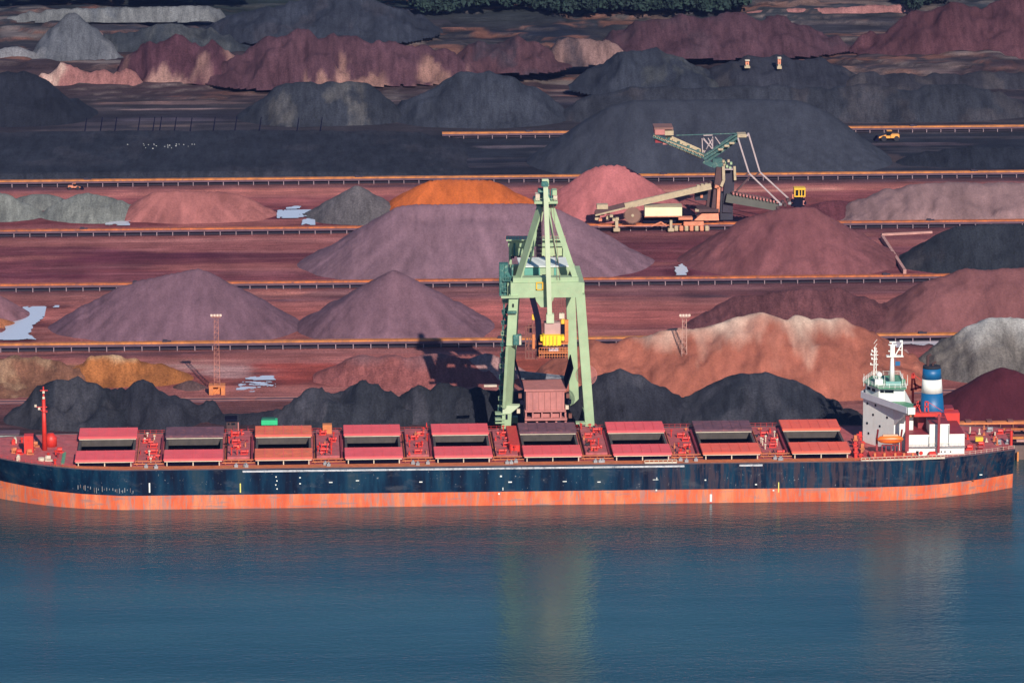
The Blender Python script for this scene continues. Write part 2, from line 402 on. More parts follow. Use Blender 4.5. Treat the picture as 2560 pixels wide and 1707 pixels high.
MV = (.165, .088, .112); COAL = (.034, .035, .052); BR = (.150, .062, .066)
SP = "stockpiles in rows across the ore yard"
# front row, by the quay
pile("black coal heap with pale scratches behind the ship's bow", "coal heap", [(70, 1005), (105, 978), (150, 957), (185, 953), (222, 941), (245, 955), (280, 985)], 1045, (.030, .032, .042), slope=.72, amp=1.5, gully=1.3, rnd=.7, patch=(.14, .125, .14), pamt=.35, rug=4.0)
pile("twin-peaked black coal heap behind the first hatch of the ship", "coal heap", [(285, 985), (300, 970), (330, 957), (368, 948), (400, 965), (440, 995), (490, 1010), (540, 1022)], 1045, (.034, .034, .045), slope=.72, amp=1.6, gully=1.3, rnd=.7, patch=(.15, .13, .15), pamt=.4, rug=4.0)
pile("low flattened coal heap between two higher coal heaps, beside the lattice light mast", "coal heap", [(560, 1036), (610, 1034), (660, 1030), (720, 1022)], 1050, (.037, .036, .048), slope=.5, amp=1.0, gully=.6, patch=(.12, .10, .12), pamt=.3)
pile("jagged coal heap rising behind the fourth hatch", "coal heap", [(745, 990), (775, 973), (805, 978), (840, 990), (885, 965), (913, 951), (945, 968), (985, 990)], 1045, (.034, .036, .046), slope=.75, amp=1.5, gully=1.5, rnd=.7, patch=(.14, .125, .15), pamt=.35, rug=4.0)
pile("long level coal heap under the unloader's shadow", "coal heap", [(1010, 985), (1080, 978), (1150, 978), (1230, 984), (1330, 990), (1420, 998)], 1040, (.034, .036, .046), slope=.75, amp=1.4, gully=1.2, patch=(.14, .125, .15), pamt=.35, rug=4.0)
pile("steep black coal heap right of the unloader's right leg", "coal heap", [(1515, 945), (1545, 924), (1558, 919), (1585, 931), (1620, 955), (1670, 985), (1740, 1005)], 1050, (.038, .038, .050), slope=.66, amp=.9, gully=1.6, rnd=2.5, patch=(.12, .11, .13), pamt=.3, rug=1.2)
pile("rounded dome of black coal behind the eighth hatch", "coal heap", [(1800, 985), (1840, 950), (1870, 937), (1895, 934), (1930, 938), (1985, 965), (2040, 995), (2080, 1020)], 1055, (.035, .037, .048), slope=.62, amp=.5, gully=1.6, rnd=5, patch=(.12, .11, .13), pamt=.3, rug=1.2)
pile("dark maroon ore heap behind the ship's stern, at the right edge", "ore heap", [(2425, 985), (2470, 945), (2490, 926), (2508, 919), (2540, 932), (2600, 965)], 1024, (.085, .018, .026), slope=.62, amp=.3, gully=.3, rnd=2, mottle=.06, smooth=True)
# second row
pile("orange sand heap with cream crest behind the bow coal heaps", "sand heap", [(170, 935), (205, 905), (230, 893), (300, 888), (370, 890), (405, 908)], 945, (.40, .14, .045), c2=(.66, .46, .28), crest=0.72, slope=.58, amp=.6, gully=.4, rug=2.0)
pile("small brown heap beside the orange sand heap, left of the light mast", "earth heap", [(466, 957), (474, 952), (482, 956)], 970, (.15, .085, .08), slope=.6, amp=.3)
pile("low pink ore heap crossed by the unloader's shadow", "ore heap", [(860, 925), (900, 896), (960, 890), (1060, 887), (1145, 890), (1200, 915), (1260, 935)], 940, (.36, .115, .105), c2=(.36, .16, .16), slope=.40, amp=.9, gully=.6, rug=1.5)
pile("small pale pink ore heap tucked behind the unloader's left leg", "ore heap", [(1195, 890), (1215, 884), (1235, 897)], 935, (.50, .27, .25), slope=.6, amp=.4)
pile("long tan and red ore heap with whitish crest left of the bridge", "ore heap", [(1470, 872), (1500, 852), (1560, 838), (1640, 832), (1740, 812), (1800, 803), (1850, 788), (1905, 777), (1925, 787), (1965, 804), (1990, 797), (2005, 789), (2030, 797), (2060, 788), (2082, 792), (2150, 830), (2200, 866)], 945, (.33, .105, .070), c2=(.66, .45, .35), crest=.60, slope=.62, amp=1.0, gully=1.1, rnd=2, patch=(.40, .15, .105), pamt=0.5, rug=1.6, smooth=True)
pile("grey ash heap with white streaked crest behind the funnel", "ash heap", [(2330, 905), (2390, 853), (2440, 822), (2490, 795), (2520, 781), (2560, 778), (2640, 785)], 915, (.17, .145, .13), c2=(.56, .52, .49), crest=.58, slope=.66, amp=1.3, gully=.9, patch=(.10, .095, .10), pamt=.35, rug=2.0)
pile("low tan rubble bank at the left edge behind the black coal heap", "rubble bank", [(-60, 905), (10, 897), (70, 900), (120, 915), (165, 935)], 955, (.24, .105, .065), c2=(.42, .24, .14), crest=.8, slope=.34, amp=1.6, gully=1.2, rug=2.5, patch=(.46, .28, .17), pamt=.7)
# third row
pile("large mauve ore heap with sharp peak, left of centre", "ore heap", [(150, 805), (210, 768), (260, 737), (300, 716), (360, 697), (430, 683), (501, 671), (530, 685)], 815, MV, slope=.59, amp=.3, gully=.55, rnd=.6, mottle=.05, toe=866, smooth=True)
pile("pointed mauve ore heap just left of the unloader", "ore heap", [(940, 700), (965, 685), (985, 673), (1005, 683)], 815, (.18, .095, .118), slope=.585, amp=.35, gully=.55, rnd=.6, mottle=.06, toe=866, smooth=True)
pile("mauve ore heap cut by the left edge, beside a long puddle", "ore heap", [(-130, 735), (-60, 722), (-42, 724)], 790, (.20, .095, .11), slope=.6, amp=.3, gully=.2, toe=866, smooth=True)
pile("small orange ore spill at the left edge", "ore heap", [(-30, 800), (0, 796)], 812, (.48, .17, .08), slope=.5, amp=.2)
pile("lumpy dark reddish ore heap behind the tan heap's crest", "ore heap", [(1790, 778), (1850, 748), (1900, 737), (1960, 724), (2020, 720), (2080, 724), (2140, 732), (2180, 750)], 812, (.155, .058, .062), slope=.55, amp=1.1, gully=1.3, toe=866, rug=1.5)
pile("broad brown ore heap at the right edge, above the ash heap", "ore heap", [(2280, 735), (2320, 708), (2370, 685), (2410, 674), (2470, 674), (2560, 667), (2660, 667)], 812, (.185, .072, .072), slope=.58, amp=.8, gully=.5, patch=(.15, .058, .062), pamt=.4, toe=866, rug=0.8, smooth=True)
# fourth row
pile("long flat-topped mauve ore heap behind the unloader", "ore heap", [(900, 580), (950, 548), (975, 528), (1000, 514), (1050, 509), (1150, 508), (1250, 508), (1340, 510), (1385, 518), (1430, 541), (1470, 563), (1520, 590)], 657, (.20, .112, .138), slope=.60, amp=.35, gully=.55, rnd=.6, mottle=.07, toe=716, smooth=True)
pile("reddish-brown ore heap with terraced slope under the stacker's boom", "ore heap", [(1850, 570), (1900, 537), (1950, 520), (2000, 514), (2030, 520), (2060, 540)], 650, (.19, .068, .072), slope=.60, amp=1.1, gully=.5, patch=(.16, .055, .062), pamt=.5, toe=716, rug=0.7, smooth=True)
pile("dark coal heap at the right edge with a smooth terrace", "coal heap", [(2330, 603), (2360, 580), (2390, 568), (2450, 563), (2560, 562), (2680, 562)], 655, (.030, .033, .042), slope=.66, amp=1.0, gully=.7, patch=(.07, .06, .065), pamt=.5, toe=716, rug=0.8)
# fifth row
GRN = (.215, .215, .195)
pile("grey-green ore heap cut off by the left edge", "ore heap", [(-60, 480), (0, 478), (22, 482), (40, 500)], 537, GRN, slope=.62, amp=.5, gully=.5, toe=580, rug=1.2)
pile("low grey-green ore heap squeezed between two taller ones", "ore heap", [(60, 492), (85, 486), (120, 486), (145, 494)], 515, (.20, .20, .185), slope=.5, amp=.5, gully=.5)
pile("ribbed grey-green ore heap beside the pink heap", "ore heap", [(170, 500), (200, 487), (232, 479), (260, 483), (290, 494)], 537, GRN, slope=.55, amp=.6, gully=.9, toe=580, rug=1.2)
pile("pink flat-topped ore heap between grey-green heap and puddles", "ore heap", [(345, 512), (370, 492), (388, 480), (450, 475), (540, 477), (590, 484), (630, 503), (650, 514)], 537, (.31, .11, .10), slope=.58, amp=.5, gully=.55, rnd=.6, toe=580, smooth=True)
pile("small dark grey cone of ore left of the orange heap", "ore heap", [(880, 470), (893, 463), (908, 472)], 538, (.145, .125, .13), slope=.62, amp=.4, gully=.5, rnd=1)
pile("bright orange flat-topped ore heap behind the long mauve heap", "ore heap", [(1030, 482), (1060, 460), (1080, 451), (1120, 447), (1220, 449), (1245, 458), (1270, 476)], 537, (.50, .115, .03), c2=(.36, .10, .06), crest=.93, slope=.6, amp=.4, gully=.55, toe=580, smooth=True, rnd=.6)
pile("steep pink ore heap marked by the stacker's ladder-like shadow", "ore heap", [(1455, 437), (1478, 421), (1500, 413), (1550, 412), (1580, 424), (1610, 445)], 537, (.40, .125, .125), slope=0.78, amp=.5, gully=.55, rnd=.6, toe=580, smooth=True)
pile("low dark red ore heap right of the bucket wheel", "ore heap", [(2040, 512), (2070, 503), (2110, 502), (2150, 512)], 535, (.165, .05, .062), slope=.45, amp=.6, gully=.5)
pile("furrowed grey-brown ore heap at the right edge of the fifth row", "ore heap", [(2190, 505), (2220, 478), (2300, 462), (2400, 457), (2500, 458), (2640, 460)], 537, (.235, .14, .14), slope=.52, amp=.9, gully=1.6, rnd=3, toe=580, rug=1.0, smooth=True)
# sixth row: coal
pile("wide flat coal bed with buttressed front, at the left", "coal heap", [(-60, 386), (300, 382), (700, 380), (1000, 383), (1100, 390), (1180, 402)], 405, (.032, .034, .046), slope=.5, amp=.8, gully=.8, wy=45, res=1.3, patch=(.06, .055, .068), pamt=.5, toe=456)
pile("huge smooth coal heap behind the stacker", "coal heap", [(1545, 262), (1590, 250), (1700, 250), (1900, 249), (1985, 252), (2020, 268)], 402, (.040, .043, .058), slope=.72, amp=.5, gully=.5, rnd=4, res=1.2, mottle=.08, toe=456, smooth=True)
pile("low dark coal heap right of the wheel loader's track", "coal heap", [(2300, 385), (2360, 378), (2450, 372), (2560, 370), (2660, 372)], 405, (.024, .027, .038), slope=.45, amp=1.2, gully=.8, res=1.2, toe=456, rug=1.5)
# seventh row
pile("coal heap with grey-brown face left of the middle coal cone", "coal heap", [(690, 235), (720, 212), (745, 204), (800, 203), (870, 206), (905, 212), (930, 236)], 292, (.035, .038, .050), c2=None, slope=.72, amp=1.0, gully=.9, rnd=3, res=1.2, patch=(.10, .092, .092), pamt=.85, toe=345, rug=1.6)
pile("sharp-peaked coal heap above the short stretch of orange conveyor", "coal heap", [(1100, 205), (1120, 193), (1160, 183), (1205, 180), (1230, 169), (1262, 182), (1300, 214)], 290, (.042, .046, .062), slope=.70, amp=1.0, gully=.7, rnd=2, res=1.2, toe=345, rug=1.6)
pile("darkest coal slope at the upper left edge", "coal heap", [(-60, 182), (0, 182), (55, 180), (85, 200), (130, 226), (200, 264)], 285, (.022, .024, .034), slope=.6, amp=1.1, gully=.6, res=1.2, toe=345, rug=1.6)
pile("broad terraced coal bank along the upper right", "coal heap", [(1480, 240), (1540, 225), (1700, 222), (2000, 218), (2200, 214), (2400, 216), (2490, 232)], 285, (.038, .040, .052), slope=.6, amp=1.3, gully=1.2, rnd=3, res=1.4, patch=(.075, .062, .066), pamt=.5, toe=345, rug=1.6)
pile("rounded coal hill behind the huge smooth heap", "coal heap", [(1535, 155), (1585, 128), (1635, 121), (1680, 128), (1730, 150)], 212, (.036, .040, .055), slope=.66, amp=1.0, gully=.6, rnd=4, res=1.3, patch=(.09, .09, .085), pamt=.5, rug=2.5)
pile("coal hill carrying the two small yellow machines", "coal heap", [(1830, 160), (1880, 143), (1950, 141), (2030, 143), (2080, 168)], 208, (.036, .037, .050), slope=.55, amp=1.2, gully=.6, rnd=3, res=1.3, patch=(.075, .062, .06), pamt=.5, rug=2)
pile("dark bank of coal dust at the far right below the quarry", "coal heap", [(2150, 188), (2250, 182), (2400, 178), (2500, 185), (2640, 190)], 215, (.040, .038, .048), slope=.45, amp=1.2, gully=.8, res=1.4, patch=(.085, .07, .07), pamt=.5, rug=2)
# quarry and spoil mounds behind the yard
QP = dict(res=1.3)
pile("rust-purple spoil mound with steep white-streaked foot", "spoil mound", [(345, 125), (390, 106), (440, 96), (470, 95), (520, 114), (560, 132)], 190, (.082, .034, .046), slope=1.0, amp=2.2, gully=2.0, foot=(.34, .19, .16), **QP, rug=4.0)
pile("long rust-red spoil ridge right of the rust-purple mound", "spoil mound", [(600, 128), (640, 106), (690, 88), (740, 82), (800, 85), (870, 100), (950, 112), (1040, 120), (1110, 132)], 192, (.090, .042, .054), slope=.75, amp=2.2, gully=1.6, foot=(.30, .16, .13), **QP, rug=4.0)
pile("low pinkish rock ledge with cream strata at the left", "rock ledge", [(110, 172), (140, 164), (175, 164), (230, 178), (330, 178)], 208, (.30, .13, .12), slope=1.6, amp=1.4, gully=1.6, patch=(.58, .40, .33), pamt=.9, **QP, rug=2.5)
pile("tall grey gravel cone in the upper left corner", "gravel heap", [(150, 62), (170, 45), (178, 42), (195, 56), (215, 80)], 150, (.115, .118, .135), slope=.85, amp=1.6, gully=1.4, patch=(.20, .195, .21), pamt=.7, **QP, rug=3.0)
pile("pale grey gravel heap touching the upper left edge", "gravel heap", [(-30, 128), (10, 120), (45, 116), (75, 128)], 165, (.19, .18, .19), slope=.7, amp=1.2, gully=.8, **QP)
pile("orange-tinted sandy spur leaning on the grey gravel cone", "spoil mound", [(190, 52), (215, 62), (240, 74)], 100, (.36, .22, .18), slope=.8, amp=1.4, gully=1.6, **QP)
pile("long chalky grey terrace near the top left", "rock ledge", [(30, 42), (120, 26), (220, 20), (380, 16), (520, 12), (545, 24)], 46, (.16, .16, .165), slope=1.2, amp=1.4, gully=1.4, patch=(.08, .085, .10), pamt=.8, **QP)
pile("dark grey hump behind the rust-purple mound", "spoil mound", [(235, 100), (330, 85), (420, 62), (480, 70), (560, 90)], 125, (.045, .050, .060), slope=.5, amp=1.8, gully=1.0, patch=(.10, .10, .10), pamt=.6, **QP, rug=3)
pile("smooth slate-coloured slope left of the forest", "spoil mound", [(640, 22), (720, -4), (820, -14), (900, -6), (960, 22), (1030, 50)], 75, (.036, .040, .056), slope=.42, amp=1.6, gully=.6, patch=(.07, .06, .07), pamt=.4, **QP, rug=2.5)
pile("reddish-brown mound with dark hollow in the middle of the quarry", "spoil mound", [(1180, 122), (1230, 108), (1290, 102), (1330, 120), (1370, 142)], 160, (.085, .040, .048), slope=.5, amp=2.2, gully=1.4, patch=(.05, .042, .055), pamt=.7, **QP, rug=4)
pile("white rubble slope hanging in the middle of the quarry", "rock ledge", [(1400, 112), (1440, 106), (1510, 108), (1550, 112)], 150, (.22, .13, .12), slope=.9, amp=2.2, gully=2.0, patch=(.05, .04, .05), pamt=.9, **QP, rug=3)
pile("wide purple-brown mound under the trees", "spoil mound", [(1600, 60), (1700, 45), (1860, 40), (1960, 48), (2040, 76), (2080, 100)], 118, (.088, .042, .054), slope=.55, amp=1.8, gully=1.0, patch=(.07, .045, .055), pamt=.5, **QP, rug=3)
pile("tall reddish mound in the upper right corner", "spoil mound", [(2170, 98), (2240, 62), (2300, 34), (2350, 14), (2400, 9), (2470, 14), (2560, -8), (2660, -10)], 120, (.092, .038, .046), slope=.62, amp=2.0, gully=1.6, patch=(.09, .034, .042), pamt=.5, **QP, rug=3)
pile("narrow pink embankment between two woods at the top", "embankment", [(1880, 28), (1960, 22), (2080, 18), (2180, 14), (2260, 12)], 30, (.34, .15, .14), slope=1.0, amp=.8, gully=.8, **QP)

# =================================================================== CONVEYORS
M_BELT = paint("orange_conveyor_cover", (.52, .13, .030), .6, .5, (.14, .05, .05), .85, .35)
M_BELT2 = paint("yellow_orange_conveyor_cover", (.58, .19, .040), .6, .45, (.26, .09, .06), .75, .35)
M_GIRD = paint("dusty_girder", (.11, .055, .075), .8, .3)
M_POST = paint("dusty_pale_post", (.30, .20, .22), .8, .3)
M_DKFLOOR = paint("dusty_walkway", (.045, .03, .045), .9, .3)
def conveyor(label, pyf, x0, x1, h, step, mat, yoff=0):
    """raised belt: cover strip, side girder, posts; pyf = photo row of the post feet at the middle of the frame"""
    Yr = G(1280, pyf).y
    a = (G(x0, pyf).x-0); b = (G(x1, pyf).x)
    root = empty("conveyor", (a, Yr, 0)); tag(root, label, "conveyor")
    w = 1.1
    MB().box(a, Yr-w, h, b, Yr+w, h+.45).build("belt_cover", mat, root)
    m = MB(); m.box(a, Yr-w+.06, h-.75, b, Yr-w+.30, h-.003); m.box(a, Yr+w-.30, h-.75, b, Yr+w-.06, h-.003); m.build("side_girder", M_GIRD, root)
    m = MB(); m.box(a, Yr-w+.35, .35, b, Yr+w-.35, .55); m.build("return_belt", M_DKFLOOR, root)
    n = int((b-a)/step)
    st = a+step*.5; cnt = 0
    mesh = None
    for i in range(n+1):
        x = st+i*step
        if x > b: break
        if mesh is None:
            m = MB(); m.box(-.13, -w+.02, -.1, .13, -w+.26, h-.76); m.box(-.13, w-.26, -.1, .13, w-.02, h-.76); m.box(-.1, -w+.27, h-1.15, .1, w-.27, h-.95)
            o = m.build("post", M_POST, root); mesh = o
        else:
            o = mesh.copy(); COL.objects.link(o)
        o.parent = root; o.matrix_parent_inverse = Matrix.Identity(4); o.location = (x-a, 0, 0)
        cnt += 1
    for k in range(max(2, int((b-a)/90))):
        x = a+(k+.6)*(b-a)/max(2, int((b-a)/90))+random.uniform(-20, 20)
        if a+3 < x < b-3:
            m = MB(); m.box(x-1.2, Yr-.8, h+.453, x+.2, Yr+.8, h+1.0); m.box(x+.2, Yr-.4, h+.453, x+1.4, Yr+.4, h+.8)
            m.build("drive_housing", M_DKFLOOR, root)
    return root
conveyor("nearest orange-topped belt conveyor, just behind the tan and red ore heap", 866, -60, 2620, 2.25, 5.36, M_BELT2)
conveyor("orange-topped belt conveyor in front of the long flat-topped mauve heap", 716, -60, 2620, 2.1, 5.36, M_BELT)
conveyor("rusty orange belt conveyor in front of the pink and grey-green heaps", 580, -60, 2620, 2.1, 5.36, M_BELT)
conveyor("bright orange belt conveyor between the coal bed and the coloured ore heaps", 456, -60, 2620, 2.05, 5.36, M_BELT2)
conveyor("short visible stretch of orange conveyor left of the huge coal heap", 345, 1105, 1470, 1.9, 5.36, M_BELT2)
conveyor("farthest orange conveyor, right of the huge coal heap, behind the wheel loader", 340, 2090, 2640, 1.9, 5.36, M_BELT2)

# rails of the stacker track in front of each belt, low walls, puddles
M_RAIL = paint("rust_dusted_rail", (.27, .105, .09), .7, .3)
def track(label, py, x0, x1, n=2, gap=2.2):
    Yr = G(1280, py).y; a = G(x0, py).x; b = G(x1, py).x
    r = empty("rail_track", (a, Yr, 0)); tag(r, label, "rail track")
    for k in range(n):
        y = Yr+k*gap; MB().box(a, y-.14, -.2, b, y+.14, .42).build("rail", M_RAIL, r)
    MB().box(a, Yr-.8, -.2, b, Yr+(n-1)*gap+.8, .2).build("ballast", M_GIRD, r)
track("rusty rail track running behind the black coal heaps by the quay", 994, -60, 2620, 2, 3.2)
track("dusty rail track close behind the ship on the quay", 1098, -60, 2620, 2, 1.6)
M_CONC = paint("pink_dusted_concrete", (.50, .26, .22), .85, .25, (.25, .12, .11), .6)
def wall(label, p0, p1, h, w=1.0):
    a = G(*p0); b = G(*p1)
    m = MB(); m.bar((a.x, a.y, h/2), (b.x, b.y, h/2), w, h)
    o = m.build("retaining_wall", M_CONC); tag(o, label, "wall"); return o
wall("low slanting pink concrete wall left of the dark coal heap", (2206, 600), (2262, 686), 1.6)
wall("low slanting pink concrete wall behind the bridge mast", (2262, 893), (2312, 962), 2.4, .9)
wall("straight pink concrete kerb above the slanting wall, near the coal heap", (2204, 590), (2330, 584), .9, .8)

def puddle_mat():
    m, nt, p = base_mat("standing_water"); p.inputs["Base Color"].default_value = (.62, .60, .66, 1); p.inputs["Roughness"].default_value = .15
    p.inputs["Specular IOR Level"].default_value = .8
    return m
M_PUD = puddle_mat()
def puddle(poly, z=.20, seed=0, holes=False):
    P = [G(*p) for p in poly]; xs0 = min(p.x for p in P); xs1 = max(p.x for p in P); ys0 = min(p.y for p in P); ys1 = max(p.y for p in P)
    xs = np.arange(xs0, xs1, .22); ys = np.arange(ys0, ys1, .45); X, Y = np.meshgrid(xs, ys)
    Xw = X+fbm(X, Y*.4, 5, 4, seed)*4; Yw = Y+fbm(X*.8, Y*.4, 4, 4, seed+5)*9
    ins = np.zeros(X.shape, bool); n = len(P)
    for i in range(n):
        a, b = P[i], P[(i+1) % n]
        c = ((a.y > Yw) != (b.y > Yw)) & (Xw < (b.x-a.x)*(Yw-a.y)/(b.y-a.y+1e-9)+a.x)
        ins ^= c
    if holes: ins &= fbm(X, Y*2.2, 4.5, 4, seed+3) > .02
    o = grid_mesh("puddle", X, Y, np.full_like(X, z), M_PUD, None, ins, False); tag(o, kind='structure')
puddle([(0, 850), (0, 825), (35, 795), (75, 775), (118, 768), (112, 785), (85, 812), (72, 835), (95, 852)], .42, 1)
puddle([(90, 772), (100, 766), (150, 766), (148, 771)], .42, 2)
puddle([(692, 548), (700, 530), (785, 526), (775, 538), (745, 546)], .35, 3)
puddle([(715, 525), (715, 517), (765, 518), (760, 524)], .35, 4)
puddle([(745, 566), (760, 545), (785, 545), (790, 565)], .35, 5)
puddle([(965, 525), (972, 505), (985, 508), (992, 522)], .35, 6)
puddle([(262, 566), (290, 530), (330, 530), (318, 566)], .35, 7, True)
puddle([(1680, 685), (1698, 662), (1715, 672), (1725, 690)], .35, 8)
puddle([(590, 985), (610, 940), (680, 935), (690, 965), (640, 975)], .12, 9, True)
puddle([(2180, 872), (2180, 857), (2360, 855), (2360, 868)], .40, 10)
# quay wall
M_QUAY = paint("quay_concrete", (.16, .10, .09), .9, .3, (.06, .04, .04), .7, .3, True)
m = MB(); m.box(-600, YQ-1.2, -12, 700, YQ-.004, -.02); qw = m.build("quay", M_QUAY); tag(qw, "weathered dark concrete quay wall along the water", "quay wall")

# =================================================================== LIGHT MASTS
M_MAST = paint("orange_mast_steel", (.42, .15, .11), .7, .3)
M_LAMP = paint("lamp_housing", (.75, .52, .42), .6, .2)
M_BASE = paint("orange_base_block", (.62, .19, .055), .7, .3, (.3, .12, .1), .6)
def lightmast(label, px, pyt, pyb, w, matm, base=True):
    g = G(px, pyb); top = PY(px, pyt, g.y).z
    r = empty("light_mast", (g.x, g.y, 0)); tag(r, label, "light mast", "lattice light masts in the yard")
    m = MB(); wb = w/2
    for sx in (-1, 1):
        for sy in (-1, 1): m.bar((g.x+sx*wb*1.15, g.y+sy*wb*1.15, 2.5 if base else 0), (g.x+sx*wb*.75, g.y+sy*wb*.75, top-1), .11)
    n = int((top-3)/1.6)
    for i in range(n):
        z0 = 2.6+i*(top-3.6)/n; z1 = 2.6+(i+1)*(top-3.6)/n; k = wb*(1.15-.4*i/n)
        for sy in (-1, 1):
            m.bar((g.x-k, g.y+sy*k, z0), (g.x+k, g.y+sy*k, z1), .055); m.bar((g.x-k, g.y+sy*k, z1), (g.x+k, g.y+sy*k, z1), .08)
        for sx in (-1, 1): m.bar((g.x+sx*k, g.y-k, z0), (g.x+sx*k, g.y+k, z1), .08)
    m.build("lattice", matm, r)
    m = MB(); m.box(g.x-1.4, g.y-1.4, top-1, g.x+1.4, g.y+1.4, top-.8)
    m.build("head_platform", matm, r)
    for k in range(4):
        x = g.x-1.3+k*.87
        MB().box(x-.32, g.y-1.75, top-.6, x+.32, g.y-1.42, top+.05).build("floodlight", M_LAMP, r)
    if base:
        m = MB()
        for sx in (-1, 1): m.box(g.x+sx*1.75-.6, g.y-1.8, -.2, g.x+sx*1.75+.6, g.y+1.8, 2.5)
        m.box(g.x-1.14, g.y-.2, -.2, g.x+1.14, g.y+1.8, 2.5); m.bar((g.x-.9, g.y-1.2, .2), (g.x+.9, g.y-1.2, 2.4), .5); m.box(g.x-2.4, g.y-1.9, 2.503, g.x+2.4, g.y+1.9, 2.9)
        m.build("base_block", M_BASE, r)
lightmast("orange lattice light mast on a square orange base, left side", 543, 783, 985, 1.5, M_MAST, True)
lightmast("pale lattice light mast standing in front of the tan and red heap", 1710, 783, 968, 1.5, paint("pale_mast_steel", (.50, .27, .22), .7, .2), False)

# =================================================================== THE SHIP
M_HULL = None
def hull_mats():
    m, nt, p = base_mat("dark_blue_hull_paint")
    v = coords(nt, (1, 1, .16)); n1 = noise(nt, v, .22, 5, .65); n2 = noise(nt, coords(nt, (1, 1, .10)), .9, 5, .7); n3 = noise(nt, coords(nt, (.35, 1, .8)), .5, 4, .6)
    at = nd(nt, "ShaderNodeNewGeometry"); sp = nd(nt, "ShaderNodeSeparateXYZ"); nt.links.new(at.outputs["Position"], sp.inputs[0])
    c = ramp(nt, n1, [(.36, (.0015, .005, .017)), (.48, (.001, .015, .038)), (.58, (.004, .030, .060)), (.68, (.018, .038, .055))])
    # the after half carries scuffed, rust-brown fender marks
    mr = nd(nt, "ShaderNodeMapRange"); nt.links.new(sp.outputs[0], mr.inputs[0]); mr.inputs[1].default_value = G(1500, 1200, 0).x; mr.inputs[2].default_value = G(1750, 1200, 0).x
    mk = ramp(nt, n2, [(.46, 0), (.58, .85)]); mu = nd(nt, "ShaderNodeMath", operation='MULTIPLY'); nt.links.new(mk, mu.inputs[0]); nt.links.new(mr.outputs[0], mu.inputs[1])
    c = mix(nt, c, (.050, .032, .040), mu.outputs[0])
    c = mix(nt, c, (.085, .085, .10), ramp(nt, n3, [(.56, 0), (.70, .35)]))
    sc = noise(nt, coords(nt, (.8, 1, .5)), 2.2, 4, .7)
    c = mix(nt, c, (.45, .42, .42), ramp(nt, sc, [(.66, 0), (.72, .6)]))
    nt.links.new(c, p.inputs["Base Color"]); p.inputs["Roughness"].default_value = .6; p.inputs["Specular IOR Level"].default_value = .12
    a = m
    m, nt, p = base_mat("red_boot_topping")
    n1 = noise(nt, coords(nt, (1, 1, .25)), .25, 5, .65); n2 = noise(nt, coords(nt, (1, 1, .12)), 1.3, 5, .7); n3 = noise(nt, coords(nt, (.2, 1, 1.5)), .6, 4, .6)
    c = ramp(nt, n1, [(.36, (.56, .075, .020)), (.5, (.64, .115, .034)), (.64, (.66, .19, .08))])
    c = mix(nt, c, (.30, .17, .15), ramp(nt, n2, [(.50, 0), (.62, .75)])); c = mix(nt, c, (.20, .15, .15), ramp(nt, n3, [(.55, 0), (.66, .6)]))
    nt.links.new(c, p.inputs["Base Color"]); p.inputs["Roughness"].default_value = .6
    return a, m
M_HULL, M_BOOT = hull_mats()
M_DECK = paint("red_oxide_deck", (.46, .095, .095), .75, .35, (.34, .17, .15), .7, .5)
M_DECKE = paint("orange_rusty_deck_edge", (.55, .15, .055), .75, .3, (.45, .24, .11), .7, .6)
M_COVER = paint("coral_hatch_paint", (.88, .105, .11), .6, .12, (.50, .17, .13), .35, .25)
M_COVER2 = paint("scarlet_hatch_paint", (.90, .125, .065), .6, .12, (.50, .17, .13), .35, .25)
M_COVERD = paint("dark_hatch_paint", (.15, .06, .08), .8, .3, (.40, .12, .11), .5, .3)  # dark purple-brown cover colour with redder patches
M_COVERO = paint("orange_worn_hatch_paint", (.86, .16, .07), .7, .25, (.42, .22, .13), .6, .35)
M_RED = paint("bright_red_paint", (.62, .030, .018), .5, .2, (.35, .05, .03), .5, .8)
M_SOOT = paint("sooty_brown_pipe", (.07, .028, .026), .8, .3)
M_DRED = paint("dark_red_paint", (.26, .022, .028), .6, .3)
M_BLACK = paint("black_steel", (.015, .013, .02), .8, .3)  # plain black for the funnel rim, wheels, doors and deck gear
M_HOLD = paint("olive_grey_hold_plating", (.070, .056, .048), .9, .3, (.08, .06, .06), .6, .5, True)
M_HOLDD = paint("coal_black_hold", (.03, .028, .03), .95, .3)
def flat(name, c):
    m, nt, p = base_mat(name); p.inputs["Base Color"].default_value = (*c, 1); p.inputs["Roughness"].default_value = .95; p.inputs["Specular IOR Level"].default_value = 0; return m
M_COVER_SHADE = flat("under_cover_shade", (.004, .003, .009))  # near-black that stands for the shade below the hatch covers
M_WHITE = paint("white_ship_paint", (.80, .78, .72), .5, .08, (.55, .42, .30), .25, .5, True)
M_WHITE_SHADED = paint("shaded_white_ship_paint", (.62, .60, .64), .5, .08)  # greyer copy of the white, paints in the shade on the wing bulwarks
M_GREEN = paint("green_deck_paint", (.10, .30, .16), .6, .3, (.45, .50, .40), .5, .9)
M_TEAL = paint("teal_screen_paint", (.20, .42, .38), .6, .3)
M_BLUE = paint("blue_funnel_paint", (.003, .10, .25), .45, .12)
M_GLASS = paint("dark_window_glass", (.012, .015, .02), .15, .1)
M_ORANGE = paint("orange_lifeboat_paint", (.85, .17, .02), .4, .12)
M_YEL = paint("yellow_paint", (.80, .45, .03), .5, .2)
M_CREAM = paint("cream_metal", (.62, .50, .38), .6, .25)
M_GREYM = paint("grey_metal", (.28, .27, .28), .6, .3)
M_RUSTM = paint("faded_letter_paint", (.18, .12, .11), .7, .3)
M_MARK = paint("white_hull_mark", (.75, .74, .70), .6, .25)
M_YMARK = paint("yellow_hull_mark", (.75, .65, .15), .6, .2)
def sx(px, off=0.0, z=DECK): return PY(px, 1000, YN+off).x       # X of a photo column at a depth off the near side
